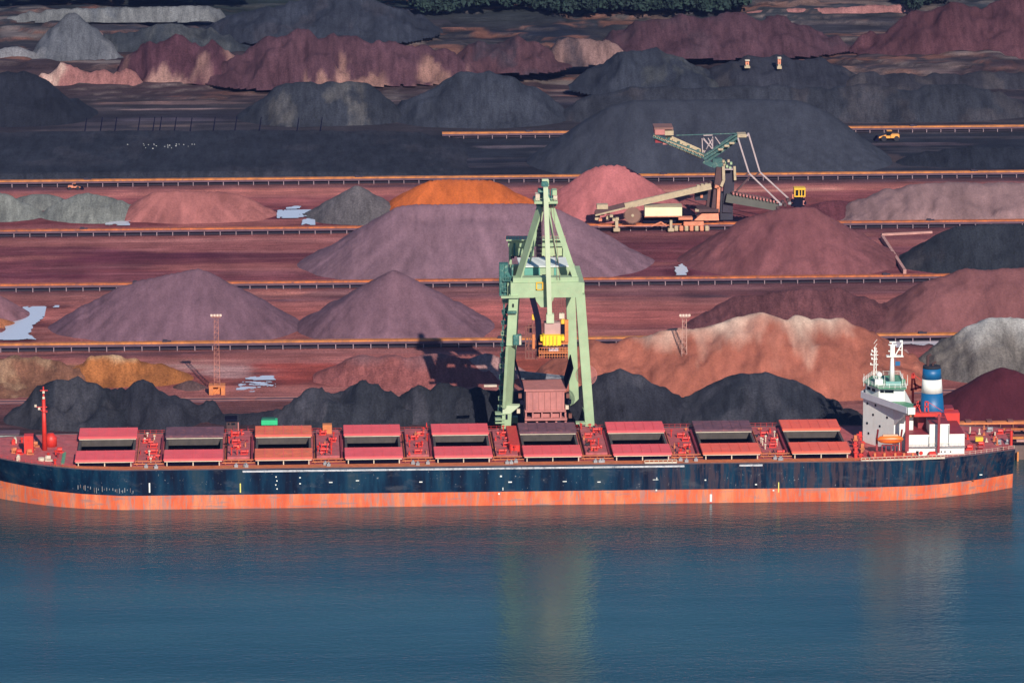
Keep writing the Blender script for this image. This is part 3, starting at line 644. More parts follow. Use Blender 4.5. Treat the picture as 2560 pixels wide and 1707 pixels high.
B = 42.0; HC = B/2
st_px = [-78, -60, -35, 0, 35, 70, 130, 200, 300, 2200, 2300, 2370, 2430, 2490, 2541]
hb_dk = [.3, 6.5, 10, 12.6, 14.6, 16.4, 18.6, 20.2, 21, 21, 20.6, 19.2, 17.4, 15.0, 12.4]
hb_bt = [.2, 1.5, 4.2, 7.6, 10.2, 12.6, 16.0, 18.6, 20.6, 21, 20.0, 18.0, 15.4, 12.2, 8.8]
hb_wl = [.2, 1.2, 3.6, 6.6, 9.4, 12.0, 15.6, 18.4, 20.6, 21, 19.8, 17.4, 14.2, 10.6, 6.8]
sh_dk = [2.2, 2.1, 1.9, 1.6, 1.3, 1.1, .7, .3, 0, 0, .1, .3, .5, .7, .8]
bt_z = [1.9, 1.6, 1.3, 1.1, .9, .7, .3, .1, -.1, -.2, -.2, -.2, -.1, 0, .1]
stx = [sx(p, HC-h) for p, h in zip(st_px, hb_dk)]
fx = np.linspace(stx[0], stx[-1], 120)
I = lambda arr: np.interp(fx, stx, arr)
hd, hbt, hw, sd_, bz = I(hb_dk), I(hb_bt), I(hb_wl), I(sh_dk), I(bt_z)
def hb_at(x): return float(np.interp(x, stx, hb_dk))
def dz_at(x): return DECK+float(np.interp(x, stx, sh_dk))
YC = YN+HC
ship = empty("cargo_ship", (sx(1280), YC, WL)); tag(ship, "long dark blue bulk carrier with red waterline and nine open coral-red hatches", "cargo ship")
def skin(lo, zl, hi, zh, closed_bottom=False, rows=4):
    m = MB()
    for s in (-1, 1):
        b = len(m.v)
        for i in range(len(fx)):
            for j in range(rows+1):
                t = j/rows; h = lo[i]*(1-t)+hi[i]*t; z = zl[i]*(1-t)+zh[i]*t
                m.v.append((fx[i], YC+s*h, z))
        for i in range(len(fx)-1):
            for j in range(rows):
                q = (b+i*(rows+1)+j, b+(i+1)*(rows+1)+j, b+(i+1)*(rows+1)+j+1, b+i*(rows+1)+j+1)
                m.f.append(q if s < 0 else q[::-1])
    n = len(fx)-1                     # transom
    m.poly([(fx[n], YC-lo[n], zl[n]), (fx[n], YC+lo[n], zl[n]), (fx[n], YC+hi[n], zh[n]), (fx[n], YC-hi[n], zh[n])])
    return m
dkz = DECK+sd_
skin(hbt, bz, hd, dkz).build("hull_topside", M_HULL, ship, True)
skin(hw, np.full_like(fx, -12.0), hbt+.001, bz-.002).build("boot_topping", M_BOOT, ship, True)
# bulwark rim and pale fender line
m = MB()
for s in (-1, 1):
    for i in range(len(fx)-1):
        m.bar((fx[i], YC+s*(hd[i]-.06), dkz[i]+.10), (fx[i+1], YC+s*(hd[i+1]-.06), dkz[i+1]+.10), .22, .22)
m.build("deck_rim", paint("dark_rim", (.10, .06, .07), .7, .3), ship)
M_LINE = paint("chalky_rubbing_line", (.50, .48, .50), .7, .3, (.10, .10, .12), .85, .6)
m = MB()
for (a, b) in ((604, 1712), (1850, 1908)):
    m.box(sx(a), YN-.05, DECK-.85, sx(b), YN+.02, DECK-.35)
m.build("rubbing_line", M_LINE, ship)

HN, HF = 14.6, 30.4               # hatch opening, from the near side
cov = [(197, 339, 188, 332), (413, 556, 411, 553), (638, 776, 638, 777), (859, 998, 864, 1003), (1080, 1218, 1087, 1228), (1298, 1438, 1310, 1451), (1517, 1657, 1535, 1677), (1737, 1877, 1757, 1898), (1955, 2095, 1980, 2125)]
hat = []
for (a, b, c, d) in cov:
    x0 = (sx(a, 34)+sx(c, 8))/2; x1 = (sx(b, 34)+sx(d, 8))/2
    hat.append((x0, x1))
# deck plates: side strips, cross decks between hatches, bow and stern
dk = MB()
def deck_strip(xa, xb, o0, o1, z=0, edge=None):
    n = max(1, int((xb-xa)/4)); g = np.linspace(xa, xb, n+1)
    for a, b in zip(g[:-1], g[1:]):
        p = []
        for x, w in ((a, 0), (b, 0), (b, 1), (a, 1)):
            h = hb_at(x)-.02; o = (o0, o1)[w]; y = YN+o
            y = max(YC-h, min(YC+h, y)); p.append((x, y, dz_at(x)-.03+z))
        dk.poly(p)
xE0 = hat[0][0]+.6; xE1 = hat[-1][1]-.6
deck_strip(stx[0], xE0, 0, 42); deck_strip(xE1, stx[-1], 0, 42)
for i, (a, b) in enumerate(hat):
    deck_strip(a+.6, b-.6, 0, HN); deck_strip(a+.6, b-.6, HF, 42)
    if i < 8: deck_strip(b-.6, hat[i+1][0]+.6, 0, 42)
dk.build("deck", M_DECK, ship)
dk = MB()
n = 60; g = np.linspace(hat[0][0]-6, hat[-1][1]+6, n)
for a, b in zip(g[:-1], g[1:]): dk.poly([(a, YC-hb_at(a)+.25, dz_at(a)+.004), (b, YC-hb_at(b)+.25, dz_at(b)+.004), (b, YN+4.7, dz_at(b)+.004), (a, YN+4.7, dz_at(a)+.004)])
dk.build("deck_side_strip", M_DECKE, ship)
heap_spec = {2: -.9, 4: -2.3, 6: -.4, 8: 1.2}
cmat = [(M_COVER, M_COVER), (M_COVERD, M_COVER), (M_COVERO, M_COVERO), (M_COVER, M_COVER), (M_COVER, M_COVER), (M_COVERD, M_COVER), (M_COVER, M_COVER), (M_COVERD, M_COVER2), (M_COVER2, M_COVER2)]
for i, (a, b) in enumerate(hat):
    zd = DECK; zt = DECK+1.25
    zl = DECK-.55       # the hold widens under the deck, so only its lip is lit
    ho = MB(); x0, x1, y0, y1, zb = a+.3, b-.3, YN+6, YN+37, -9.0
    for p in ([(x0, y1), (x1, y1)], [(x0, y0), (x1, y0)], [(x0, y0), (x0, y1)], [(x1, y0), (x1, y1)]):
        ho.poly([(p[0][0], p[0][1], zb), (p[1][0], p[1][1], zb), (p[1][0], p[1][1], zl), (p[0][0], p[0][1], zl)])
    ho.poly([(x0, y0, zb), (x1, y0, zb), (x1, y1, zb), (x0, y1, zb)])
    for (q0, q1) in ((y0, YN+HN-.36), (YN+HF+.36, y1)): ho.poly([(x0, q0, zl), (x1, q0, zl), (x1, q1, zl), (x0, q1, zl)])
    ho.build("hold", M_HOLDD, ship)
    co = MB(); w = .35
    co.box(a, YN+HN-w, zl, b, YN+HN, zt); co.box(a, YN+HF, zl, b, YN+HF+w, zt)
    co.box(a, YN+HN+.003, zl, a+.6, YN+HF-.003, zt-.003); co.box(b-.6, YN+HN+.003, zl, b, YN+HF-.003, zt-.003)
    for k in range(9):
        x = a+.6+k*(b-a-1.2)/8
        co.box(x-.08, YN+HN-w-.35, zd-.02, x+.08, YN+HN-w-.002, zt-.1)
    co.build("hatch_coaming", M_HOLD, ship)
    for (mt, o0, o1, nm) in ((cmat[i][0], HF-.1, 41.3, 'far'), (cmat[i][1], 4.0, HN+.3, 'near')):
        z0, z1 = zt+.25, zt+.85
        c = MB(); c.box(a-.25, YN+o0, z0, b+.25, YN+o1, z1)
        co_ = c.build("hatch_cover", mt, ship, bevel=.12)
        c = MB()
        for k in range(1, 6):
            x = a+k*(b-a)/6; c.box(x-.07, YN+o0+.15, z1+.002, x+.07, YN+o1-.15, z1+.10)
        c.box(a, YN+o0-.04, z1-.25, b, YN+o0-.003, z1-.02)
        c.build("cover_stiffener", mt if mt is not M_COVERO else M_COVER, co_)
        c = MB(); ys = YN+(o0 if o0 < 10 else HF+.5)
        c.box(a, YN+(o0+.15), zt+.02, b, YN+(o0+.30), zt+.24)
        c.build("cover_edge_seal", M_CREAM, co_)
        c = MB()        # trestles and rails that carry the rolled-open cover
        for x in (a+.7, (a+b)/2, b-.7):
            for o in ((o0+.8, o1-1.2) if nm == 'near' else (o0+3, o1-.8)): c.box(x-.13, YN+o-.13, zd-.02, x+.13, YN+o+.13, z0-.004)
        c.build("cover_support", M_CREAM, ship)
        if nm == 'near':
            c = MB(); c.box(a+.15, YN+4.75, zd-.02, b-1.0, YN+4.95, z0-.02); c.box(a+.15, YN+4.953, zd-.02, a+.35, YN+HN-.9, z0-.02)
            c.build("cover_shade_panel", M_COVER_SHADE, ship)  # black panel put in as the shade under the near cover
# raised deck houses and gear on the cross decks
rs = random.Random(5)
for i in range(8):
    a = hat[i][1]+.4; b = hat[i+1][0]-.4; w = b-a
    hgt = 1.5 if i != 4 else 1.1
    m = MB(); xh0 = a+w*.12; xh1 = b-w*.14
    if i in (1, 2, 3, 4, 5):
        m.box(xh0, YN+8, DECK-.02, xh1, YN+38.5, DECK+hgt)
        m.build("mast_house", M_DECK, ship, bevel=.1); top = DECK+hgt
    else: top = DECK
    for k in range(4):          # cargo winches: drum between two cheeks on a bed plate
        x = a+w*rs.uniform(.3, .7); y = YN+11+k*7+rs.uniform(-1.5, 1.5)
        m = MB(); m.box(x-1.0, y-.8, top, x+1.0, y+.8, top+.25)
        m.box(x-.9, y-.6, top+.25, x-.7, y+.6, top+1.25); m.box(x+.7, y-.6, top+.25, x+.9, y+.6, top+1.25)
        m.lathe((x-.68, y, top+.8), [(.32, 0), (.32, 1.36)], 10, 'X'); m.lathe((x+.92, y, top+.8), [(.5, 0), (.5, .3)], 10, 'X')
        m.build("winch", M_RED, ship)
    vm = rs.choice([M_CREAM, M_RED, M_RED])
    for k in range(6):          # mushroom ventilators and goosenecks
        x = a+w*rs.uniform(.15, .85); y = YN+rs.uniform(8.5, 38); h = rs.uniform(.8, 1.9); m = MB()
        m.tube((x, y, top), (x, y, top+h), .16, 8); m.lathe((x, y, top+h), [(.38, 0), (.42, .15), (.15, .35)], 10)
        m.build("ventilator", vm, ship)
    m = MB()
    m.box(a, YN+6.2, DECK+.95, b, YN+6.8, DECK+1.15)
    for k in range(5): x = a+.2+k*(w-.4)/4; m.bar((x, YN+6.5, DECK), (x, YN+6.5, DECK+.95), .12)
    m.tube((a-.3, YN+5.4, DECK+.5), (b+.3, YN+5.4, DECK+.5), .16); m.tube((a+.5, YN+5, DECK+.35), (a+.5, YN+37, DECK+.35), .13)
    m.build("pipe_run", M_DECKE, ship)
    for k in range(12):         # hydraulic cylinders, valves, hatch gear
        x = a+w*rs.uniform(.1, .9); y = YN+rs.uniform(8, 40); h = rs.uniform(.5, 1.6); m = MB(); q_ = rs.uniform(.25, .7)
        if k % 3 == 0: m.lathe((x-q_, y, top+.5), [(.3, 0), (.3, 2*q_)], 8, 'X'); m.box(x-.15, y-.3, top, x+.15, y+.3, top+.5)
        elif k % 3 == 1: m.box(x-q_/2, y-q_, top, x+q_/2, y+q_, top+h*.6); m.tube((x, y, top+h*.6), (x, y, top+h), .12, 6)
        else: m.bar((x, y-1.2, top+.6), (x, y+1.2, top+.6), .2); m.bar((x, y-1.1, top), (x, y-1.1, top+.6), .15); m.bar((x, y+1.1, top), (x, y+1.1, top+.6), .15)
        m.build("hatch_gear", rs.choice([M_RED, M_RED, M_DRED, M_DECKE, M_BLACK]), ship)
    m = MB(); x = b-.6
    m.box(x-.25, YN+9, DECK, x+.25, YN+36, DECK+.9); m.build("cable_trunk", M_DRED, ship)
    for k in range(3):
        m = MB(); x = a+w*rs.uniform(.2, .8); y = YN+rs.uniform(2, 4); m.box(x-.5, y-.4, DECK, x+.5, y+.4, DECK+.7); m.tube((x, y, DECK+.7), (x, y, DECK+1.1), .25)
        m.build("bollard", M_GREYM, ship)
# side rail along the near and far deck edge
def railing(x0, x1, off, h=1.1, step=1.6, mat=None, name="railing"):
    m = MB(); n = int((x1-x0)/step)
    for k in range(n+1):
        x = x0+k*(x1-x0)/n; hbx = hb_at(x); y = YC-hbx+off if off < 21 else YC+hbx-(42-off); z = dz_at(x)
        m.bar((x, y, z), (x, y, z+h), .07)
        if k < n:
            xn = x0+(k+1)*(x1-x0)/n; yn = YC-hb_at(xn)+off if off < 21 else YC+hb_at(xn)-(42-off); zn = dz_at(xn)
            for t in (.5, 1.0): m.bar((x, y, z+h*t), (xn, yn, zn+h*t), .05)
    m.build(name, mat or M_RED, ship)
railing(stx[1], hat[0][0], .25); railing(hat[0][0], hat[-1][1], 41.8); railing(sx(2270), stx[-1]-.3, .25, mat=M_CREAM); railing(hat[-1][1]+1, sx(2265), .3)

# ---- superstructure (offsets o are metres inboard from the near side)
def XP(px, o): return PY(px, 1000, YN+o).x
def ZP(px, py, o): return PY(px, py, YN+o).z
acc = empty("accommodation_block", (XP(2220, 20), YN+20, DECK)); acc.parent = ship; acc.matrix_parent_inverse = parent_world(ship).inverted()
zw = ZP(2160, 994, 23); zwp = zw+1.75
xa, xb, xc = XP(2158, 23), XP(2236, 12), XP(2284, 12)
plan = [(xa, YN+23), (xb, YN+12), (xc, YN+12), (xc, YN+31), (xb, YN+31)]
MB().prism(plan, DECK-.02, zw).build("tower", M_WHITE, acc)
# bridge wing: swept-back solid bulwark reaching the ship's side, with knee plate under it
wf = [(xa-.3, YN+23), (XP(2270, 4), YN+4), (XP(2288, 4), YN+4), (XP(2284, 14), YN+14), (xb+2.0, YN+18)]
wfar = [(xa-.3, YN+23), (xb+2.0, YN+26), (XP(2284, 14), YN+32), (XP(2288, 4), YN+41), (XP(2270, 4), YN+41)]
for w_ in (wf, wfar):
    MB().prism(w_, zw+.002, zw+.30).build("bridge_wing", M_GREEN, acc)
def panel(p0, p1, z0, z1, t, mat, name, par, z0b=None, z1b=None):
    (x0, y0), (x1, y1) = p0, p1; d = Vector((x1-x0, y1-y0, 0)); nrm = Vector((d.y, -d.x, 0)).normalized()*t
    z0b = z0 if z0b is None else z0b; z1b = z1 if z1b is None else z1b
    m = MB(); m.hexa([(x0, y0, z0), (x1, y1, z0b), (x1-nrm.x, y1-nrm.y, z0b), (x0-nrm.x, y0-nrm.y, z0), (x0, y0, z1), (x1, y1, z1b), (x1-nrm.x, y1-nrm.y, z1b), (x0-nrm.x, y0-nrm.y, z1)])
    return m.build(name, mat, par)
panel((xa-.5, YN+23.2), (XP(2270, 4)-.2, YN+3.8), zw+.0, zw+1.75, -.2, M_WHITE_SHADED, "wing_bulwark", acc)
panel((xa-.5, YN+23.2), (XP(2270, 4)-.2, YN+42.2), zw+.0, zw+1.75, .2, M_WHITE_SHADED, "wing_bulwark", acc)
panel((XP(2270, 4), YN+3.78), (XP(2288, 4), YN+3.78), zw-.25, zw+1.7, -.2, M_WHITE, "wing_bulwark", acc)
for s, yy in ((-1, 12), (1, 31)):    # knee plates under the wings
    ty = 4.4 if s < 0 else 41.0
    m = MB(); t = .25
    p = [(xb, YN+yy, zw), (XP(2270, 4), YN+ty, zw), (xb, YN+yy, zw-5.2)]
    m.v = [q for q in p]+[(q[0]+t, q[1]-s*.0+t*.2, q[2]) for q in p]
    m.f = [(0, 1, 2), (5, 4, 3), (0, 3, 4, 1), (1, 4, 5, 2), (2, 5, 3, 0)]
    m.build("wing_knee", M_WHITE, acc)
# port holes on the tower front
fa, fb = Vector((xa, YN+23, 0)), Vector((xb, YN+12, 0)); fd = (fb-fa); fn = Vector((fd.y, -fd.x, 0)).normalized()
if fn.y > 0: fn = -fn
def fp(t, z, k=.02): q = fa+fd*t+fn*k; return (q.x, q.y, z)
for (u, v) in ((.14, 510), (.40, 540), (.33, 695), (.78, 740), (.14, 832), (.55, 882), (.19, 998), (.08, 1175), (.27, 1240)):
    z = ZP(2158+80*u, 930+v*.1531, 23-11*u)
    m = MB(); m.bar(fp(u, z, -.05), fp(u, z, .09), .75, n=8)
    m.build("porthole", M_GLASS, acc)
# wheelhouse
zh = zwp+1.9
wp = [(xa+.6, YN+23), (XP(2196, 18), YN+17.5), (XP(2262, 16), YN+16.5), (XP(2262, 16), YN+29), (XP(2196, 18), YN+28.5)]
wh = MB().prism(wp, zw+.303, zh+.6).build("wheelhouse", M_WHITE, acc)
def wall_windows(p0, p1, us, z0, z1, par, wd=.9):
    a = Vector((p0[0], p0[1], 0)); b = Vector((p1[0], p1[1], 0)); d = b-a; L = d.length; d.normalize(); n_ = Vector((d.y, -d.x, 0))
    if n_.y > 0: n_ = -n_
    for u in us:
        c = a+d*(u*L); q0 = c-d*wd/2; q1 = c+d*wd/2
        m = MB(); e = n_*.06; i_ = -n_*.05
        m.hexa([(q0+i_)[:2]+(z0,), (q1+i_)[:2]+(z0,), (q1+e)[:2]+(z0,), (q0+e)[:2]+(z0,), (q0+i_)[:2]+(z1,), (q1+i_)[:2]+(z1,), (q1+e)[:2]+(z1,), (q0+e)[:2]+(z1,)])
        m.build("window", M_GLASS, par)
wall_windows(wp[1], wp[2], (.13, .30, .36, .50), zh-1.0, zh-.2, wh, 1.1)
wall_windows(wp[0], wp[1], (.25, .62), zh-1.1, zh-.3, wh, 1.5)
tp = [(xa-.1, YN+23), (XP(2193, 17), YN+15.5), (XP(2266, 14), YN+14.5), (XP(2268, 14), YN+31), (XP(2193, 17), YN+30.5)]
MB().prism(tp, zh+.602, zh+.85).build("monkey_island_deck", M_GREEN, acc)
m = MB()
for i in range(len(tp)):
    a, b = tp[i], tp[(i+1) % len(tp)]; n = max(2, int(math.dist(a, b)/1.4))
    for k in range(n):
        t = k/n; x = a[0]+(b[0]-a[0])*t; y = a[1]+(b[1]-a[1])*t; m.bar((x, y, zh+.85), (x, y, zh+2.0), .09)
    for h in (1.2, 1.6, 2.0): m.bar((a[0], a[1], zh+h), (b[0], b[1], zh+h), .07)
m.build("railing", M_WHITE, acc)
m = MB(); m.box(XP(2186, 20), YN+19, zh+.855, XP(2206, 20), YN+21, zh+2.3); m.build("equipment_locker", M_WHITE, acc)
m = MB(); m.box(XP(2212, 20), YN+18, zh+.855, XP(2250, 20), YN+18.3, zh+2.0); m.build("wind_screen", M_TEAL, acc)
m = MB(); m.box(XP(2252, 20), YN+19, zh+.855, XP(2262, 20), YN+20, zh+2.2); m.build("signal_locker", M_GREEN, acc)
for (px, hh) in ((2159, 3.4), (2170, 3.0), (2211, 2.9), (2256, 3.4), (2268, 3.0)):
    m = MB(); m.tube((XP(px, 18), YN+18, zh+.85), (XP(px, 18), YN+18, zh+.85+hh), .09, 6, .05); m.build("whip_aerial", M_WHITE, acc)
m = MB(); m.tube((XP(2197, 20), YN+20, zh+2.3), (XP(2197, 20), YN+20, zh+2.9), .35); m.lathe((XP(2197, 20), YN+20, zh+3.5), [(.3, -.8), (.72, -.45), (.85, 0), (.66, .5), (.2, .8)], 14); m.build("satellite_dome", M_WHITE, acc, True)
# radar mast
xm = XP(2229, 22); ym = YN+22; ztop = ZP(2229, 853, 22); zc = ZP(2229, 891, 22)
rm = MB().tube((xm, ym, zh+.85), (xm, ym, zc+.4), .85, 12, .42).build("radar_mast", M_WHITE, acc, True)
m = MB(); m.box(XP(2214, 22), ym-.9, zc, XP(2256, 22), ym+.9, zc+.25); m.box(xm-.6, ym-.6, zc+.25, xm+.6, ym+.6, zc+3.2)
m.box(XP(2219, 22), ym-.5, zc+3.2, XP(2240, 22), ym+.5, zc+3.4); m.box(XP(2221, 22), ym-.2, zc+3.9, XP(2238, 22), ym+.2, zc+4.2); m.bar((xm, ym, zc+3.4), (xm, ym, zc+4.0), .3)
m.box(XP(2219, 22), ym-.15, zc+1.4, XP(2229, 22), ym+.15, zc+1.7)
m.bar((XP(2236, 22), ym, zc+.25), (XP(2253, 22), ym, ztop-.6), .28); m.bar((XP(2253, 22), ym, zc+.2), (XP(2253, 22), ym, ztop), .3); m.bar((XP(2245, 22), ym, zc+1.8), (XP(2253, 22), ym, zc+1.8), .2); m.box(XP(2247, 22), ym-.3, ztop-.2, XP(2254, 22), ym+.3, ztop+.25)
m.build("mast_head", M_WHITE, rm)
m = MB(); xl = XP(2186, 26); yl = YN+26
for dx, dy in ((-.45, -.45), (.45, -.45), (0, .5)): m.bar((xl+dx, yl+dy, zh+.85), (xl+dx*.4, yl+dy*.4, ZP(2186, 868, 26)), .14)
n = 9
for k in range(n):
    z0 = zh+1+k*1.25
    m.bar((xl-.45, yl-.45, z0), (xl+.45, yl-.45, z0+1.2), .09)
for k, (z, w_) in enumerate(((.45, 1.3), (.62, 1.0), (.75, 1.2), (.86, 1.0))):
    z0 = zh+.85+z*(ZP(2186, 868, 26)-zh-.85); m.box(xl-w_, yl-.12, z0, xl+w_*.7, yl+.12, z0+.18); m.box(xl-w_, yl-.12, z0+.18, xl-w_+.3, yl+.12, z0+.6)
m.build("signal_mast", M_WHITE, acc)
m = MB(); m.box(xm+.9, ym-.03, zc-2.6, xm+2.2, ym+.03, zc-1.4); m.bar((xm+.9, ym, zc-2.8), (xm+.9, ym, zc+.1), .05); fl = m.build("signal_flag", M_BLUE, acc)

# aft house, engine casing and funnel
zA = ZP(2330, 1117, 6); zB = ZP(2300, 1088, 6); zC = ZP(2350, 1061, 6); zD = ZP(2395, 1086, 6)
aft = empty("aft_deckhouse", (XP(2345, 20), YN+20, DECK)); aft.parent = ship; aft.matrix_parent_inverse = parent_world(ship).inverted()
def blk(p0, p1, o0, o1, z0, z1, mat=M_WHITE, name="deckhouse_tier", roof=True):
    MB().box(XP(p0, o0), YN+o0, z0, XP(p1, o0), YN+o1, z1).build(name, mat, aft)
    if roof: MB().box(XP(p0, o0)+.05, YN+o0+.12, z1+.002, XP(p1, o0)-.05, YN+o1-.05, z1+.10).build("roof_deck", M_DRED, aft)
blk(2270, 2413, 6, 37, DECK-.1, zA)
blk(2271, 2325, 6.6, 34, zA+.102, zB)
blk(2325.3, 2375, 6.4, 33, zA+.102, zC)
blk(2375.3, 2413, 6.6, 30, zA+.102, zD)
m = MB()                                   # dark walkway line round the house with rails
m.box(XP(2272, 5), YN+5.2, zA-.02, XP(2415, 5), YN+5.995, zA+.18); m.build("walkway", M_GREYM, aft)
m = MB()
for k in range(14): x = XP(2273, 5)+k*(XP(2414, 5)-XP(2273, 5))/13; m.bar((x, YN+5.3, zA+.18), (x, YN+5.3, zA+1.2), .06)
m.bar((XP(2273, 5), YN+5.3, zA+1.2), (XP(2414, 5), YN+5.3, zA+1.2), .07); m.build("railing", M_CREAM, aft)
def fbox(px0, py0, px1, py1, o, t, mat, name, par):     # upright box measured on the photo at depth o
    return MB().box(XP(px0, o), YN+o-t, ZP((px0+px1)/2, py1, o), XP(px1, o), YN+o, ZP((px0+px1)/2, py0, o)).build(name, mat, par)
fbox(2292, 1127, 2299, 1139, 5.99, .06, M_GLASS, "door", aft)
fbox(2374, 1138, 2392, 1146, 5.99, .06, M_BLACK, "door", aft)
for px in (2354, 2363, 2377): fbox(px, 1127, px+3.5, 1130.5, 5.99, .07, M_GLASS, "porthole", aft)
m = MB(); m.lathe((XP(2306, 5), YN+5.88, ZP(2306, 1132, 6)), [(.55, 0), (.55, .1)], 14, 'Y'); m.build("life_ring", M_RED, aft)
m = MB(); m.lathe((XP(2333, 5), YN+5.0, ZP(2333, 1134, 6)), [(.2, -1.2), (.9, -.8), (1.0, .8), (.2, 1.2)], 12, 'X'); m.build("hose_reel", M_RED, aft)
for px in (2324, 2373): fbox(px, 1062 if px > 2340 else 1090, px+1.2, 1117, 6.2, .12, M_GREYM, "drain_pipe", aft)
# casing
blk(2296, 2366, 14, 30, zA+.1, ZP(2330, 1042, 14), M_DRED, "engine_casing", False)
zf0 = ZP(2330, 1050, 20); zf1 = ZP(2330, 918, 20); xf0 = XP(2333, 20); xf1 = XP(2329, 20); yf = YN+21
fun = empty("funnel", (xf0, yf, zf0)); fun.parent = aft; fun.matrix_parent_inverse = parent_world(aft).inverted()
def fseg(pa, pb, mat, name, par=fun):
    za, zb = ZP(2330, pa, 20), ZP(2330, pb, 20)
    def rr(z): t = (z-zf0)/(zf1-zf0); return 3.45*(1-t)+2.45*t, xf0*(1-t)+xf1*t
    (ra, xA), (rb, xB) = rr(za), rr(zb)
    m = MB(); n = 28; b = 0
    for (r, x, z) in ((ra, xA, za), (rb, xB, zb)):
        for k in range(n):
            a = 2*math.pi*k/n; m.v.append((x+r*math.cos(a), yf+r*.85*math.sin(a), z))
    m.f = [tuple(range(n))[::-1], tuple(range(n, 2*n))]+[(k, (k+1) % n, n+(k+1) % n, n+k) for k in range(n)]
    o = m.build(name, mat, par)
    for p in o.data.polygons: p.use_smooth = len(p.vertices) == 4
fseg(1062, 982.2, M_BLUE, "funnel_casing"); fseg(982, 948.2, M_WHITE, "white_band"); fseg(948, 922, M_BLUE, "funnel_top"); fseg(921.8, 916, M_BLACK, "funnel_rim")
for dx, hh, r_ in ((-1.1, 3.0, .42), (.3, .9, .3)):
    m = MB(); z0 = zf1+.1; m.tube((xf1+dx, yf, z0), (xf1+dx, yf, z0+hh), r_, 10); m.tube((xf1+dx, yf, z0+hh-.2), (xf1+dx+.9, yf, z0+hh+.35), r_, 10); m.build("exhaust_pipe", M_SOOT, fun)
# provision crane gantry in front of the funnel
gan = empty("provision_gantry", (XP(2310, 9), YN+9, DECK)); gan.parent = ship; gan.matrix_parent_inverse = parent_world(ship).inverted()
fbox(2264, 1038, 2273, 1126, 4.9, 1.0, M_DRED, "gantry_post", gan); fbox(2345, 1035, 2351, 1131, 4.9, .7, M_DRED, "gantry_post", gan)
fbox(2284, 1029, 2352, 1038, 10, 1.6, M_RED, "gantry_beam", gan); fbox(2274, 1035, 2300, 1039, 11.7, 1.4, M_BASE, "gantry_beam", gan)
m = MB(); o = 9
for (a, b, c, d) in ((2312, 1029, 2313, 1004), (2321, 1029, 2320, 1004), (2312, 1004, 2321, 1004), (2312, 1016, 2321, 1016), (2321, 1005, 2356, 1027), (2284, 1031, 2296, 1002), (2302, 1030, 2292, 1004), (2284, 1016, 2300, 1014)):
    m.bar(PY(a, b, YN+o), PY(c, d, YN+o), .32 if c != 2356 else .12)
m.build("gantry_frame", M_RED, gan)
fbox(2357, 1024, 2395, 1062, 26, 4, M_RED, "tank_house", aft); fbox(2357, 1012, 2380, 1023.5, 30, 4, M_DRED, "ventilation_box", aft)
m = MB(); o = 36
for (a, b, c, d) in ((2279, 976, 2281, 934), (2290, 974, 2283, 934), (2281, 934, 2306, 952), (2276, 974, 2306, 966), (2284, 958, 2304, 970), (2281, 935, 2286, 934)):
    m.bar(PY(a, b, YN+o), PY(c, d, YN+o), .5 if d != 952 else .14)
m.bar(PY(2282, 975, YN+o), PY(2282, 1060, YN+o), .6)
m.build("stores_crane", M_RED, ship)
# boat deck, davits, lifeboat
fbox(2172, 1127, 2289, 1131, 8, 6.6, M_RED, "boat_deck", ship)
for px in (2189, 2213, 2240, 2262, 2284): fbox(px-2.5, 1131.2, px+2.5, 1160, 2.6, .5, M_BASE, "stanchion", ship)
for px in (2192, 2252):
    m = MB(); m.bar(PY(px, 1126, YN+7), PY(px, 1094, YN+7), .55); m.bar(PY(px, 1096, YN+7), PY(px+3, 1074, YN+5), .45); m.build("davit", M_DRED, ship)
m = MB()
for px in (2205, 2215, 2228, 2238, 2246): m.bar(PY(px, 1127, YN+6), PY(px, 1112, YN+6), .3)
m.bar(PY(2205, 1112, YN+6), PY(2246, 1112, YN+6), .3); m.build("boat_cradle", M_DRED, ship)
lb = empty("lifeboat", PY(2226, 1098, YN+5)); tag(lb, "orange enclosed lifeboat hanging in its davits beside the white bridge tower", "lifeboat")
L0 = PY(2193, 1097, YN+5); L1 = PY(2258, 1097, YN+5); L = L1.x-L0.x
m = MB(); n = 14; pr = [(0, .1), (.04, .5), (.12, .85), (.3, 1.1), (.5, 1.18), (.7, 1.1), (.88, .85), (.96, .5), (1, .1)]
b = 0
for (t, r_) in pr:
    for k in range(n):
        a = 2*math.pi*k/n; zz = math.sin(a)*r_*(1.05 if math.sin(a) < 0 else 1.0); m.v.append((L0.x+t*L, L0.y+math.cos(a)*r_, L0.z+zz-.1))
for i in range(len(pr)-1):
    for k in range(n): m.f.append((i*n+k, i*n+(k+1) % n, (i+1)*n+(k+1) % n, (i+1)*n+k))
m.f += [tuple(range(n)), tuple(range((len(pr)-1)*n, len(pr)*n))]
m.build("boat_hull", M_ORANGE, lb, True)
m = MB(); m.box(L0.x+L*.2, L0.y-.55, L0.z+.75, L0.x+L*.8, L0.y+.55, L0.z+1.2); m.build("canopy", paint("pale_orange_canopy", (.80, .42, .25), .5, .1), lb, bevel=.15)
m = MB(); m.box(L0.x+L*.06, L0.y-1.22, L0.z-.16, L0.x+L*.94, L0.y-1.12, L0.z-.04); m.build("grab_rail", M_DRED, lb)
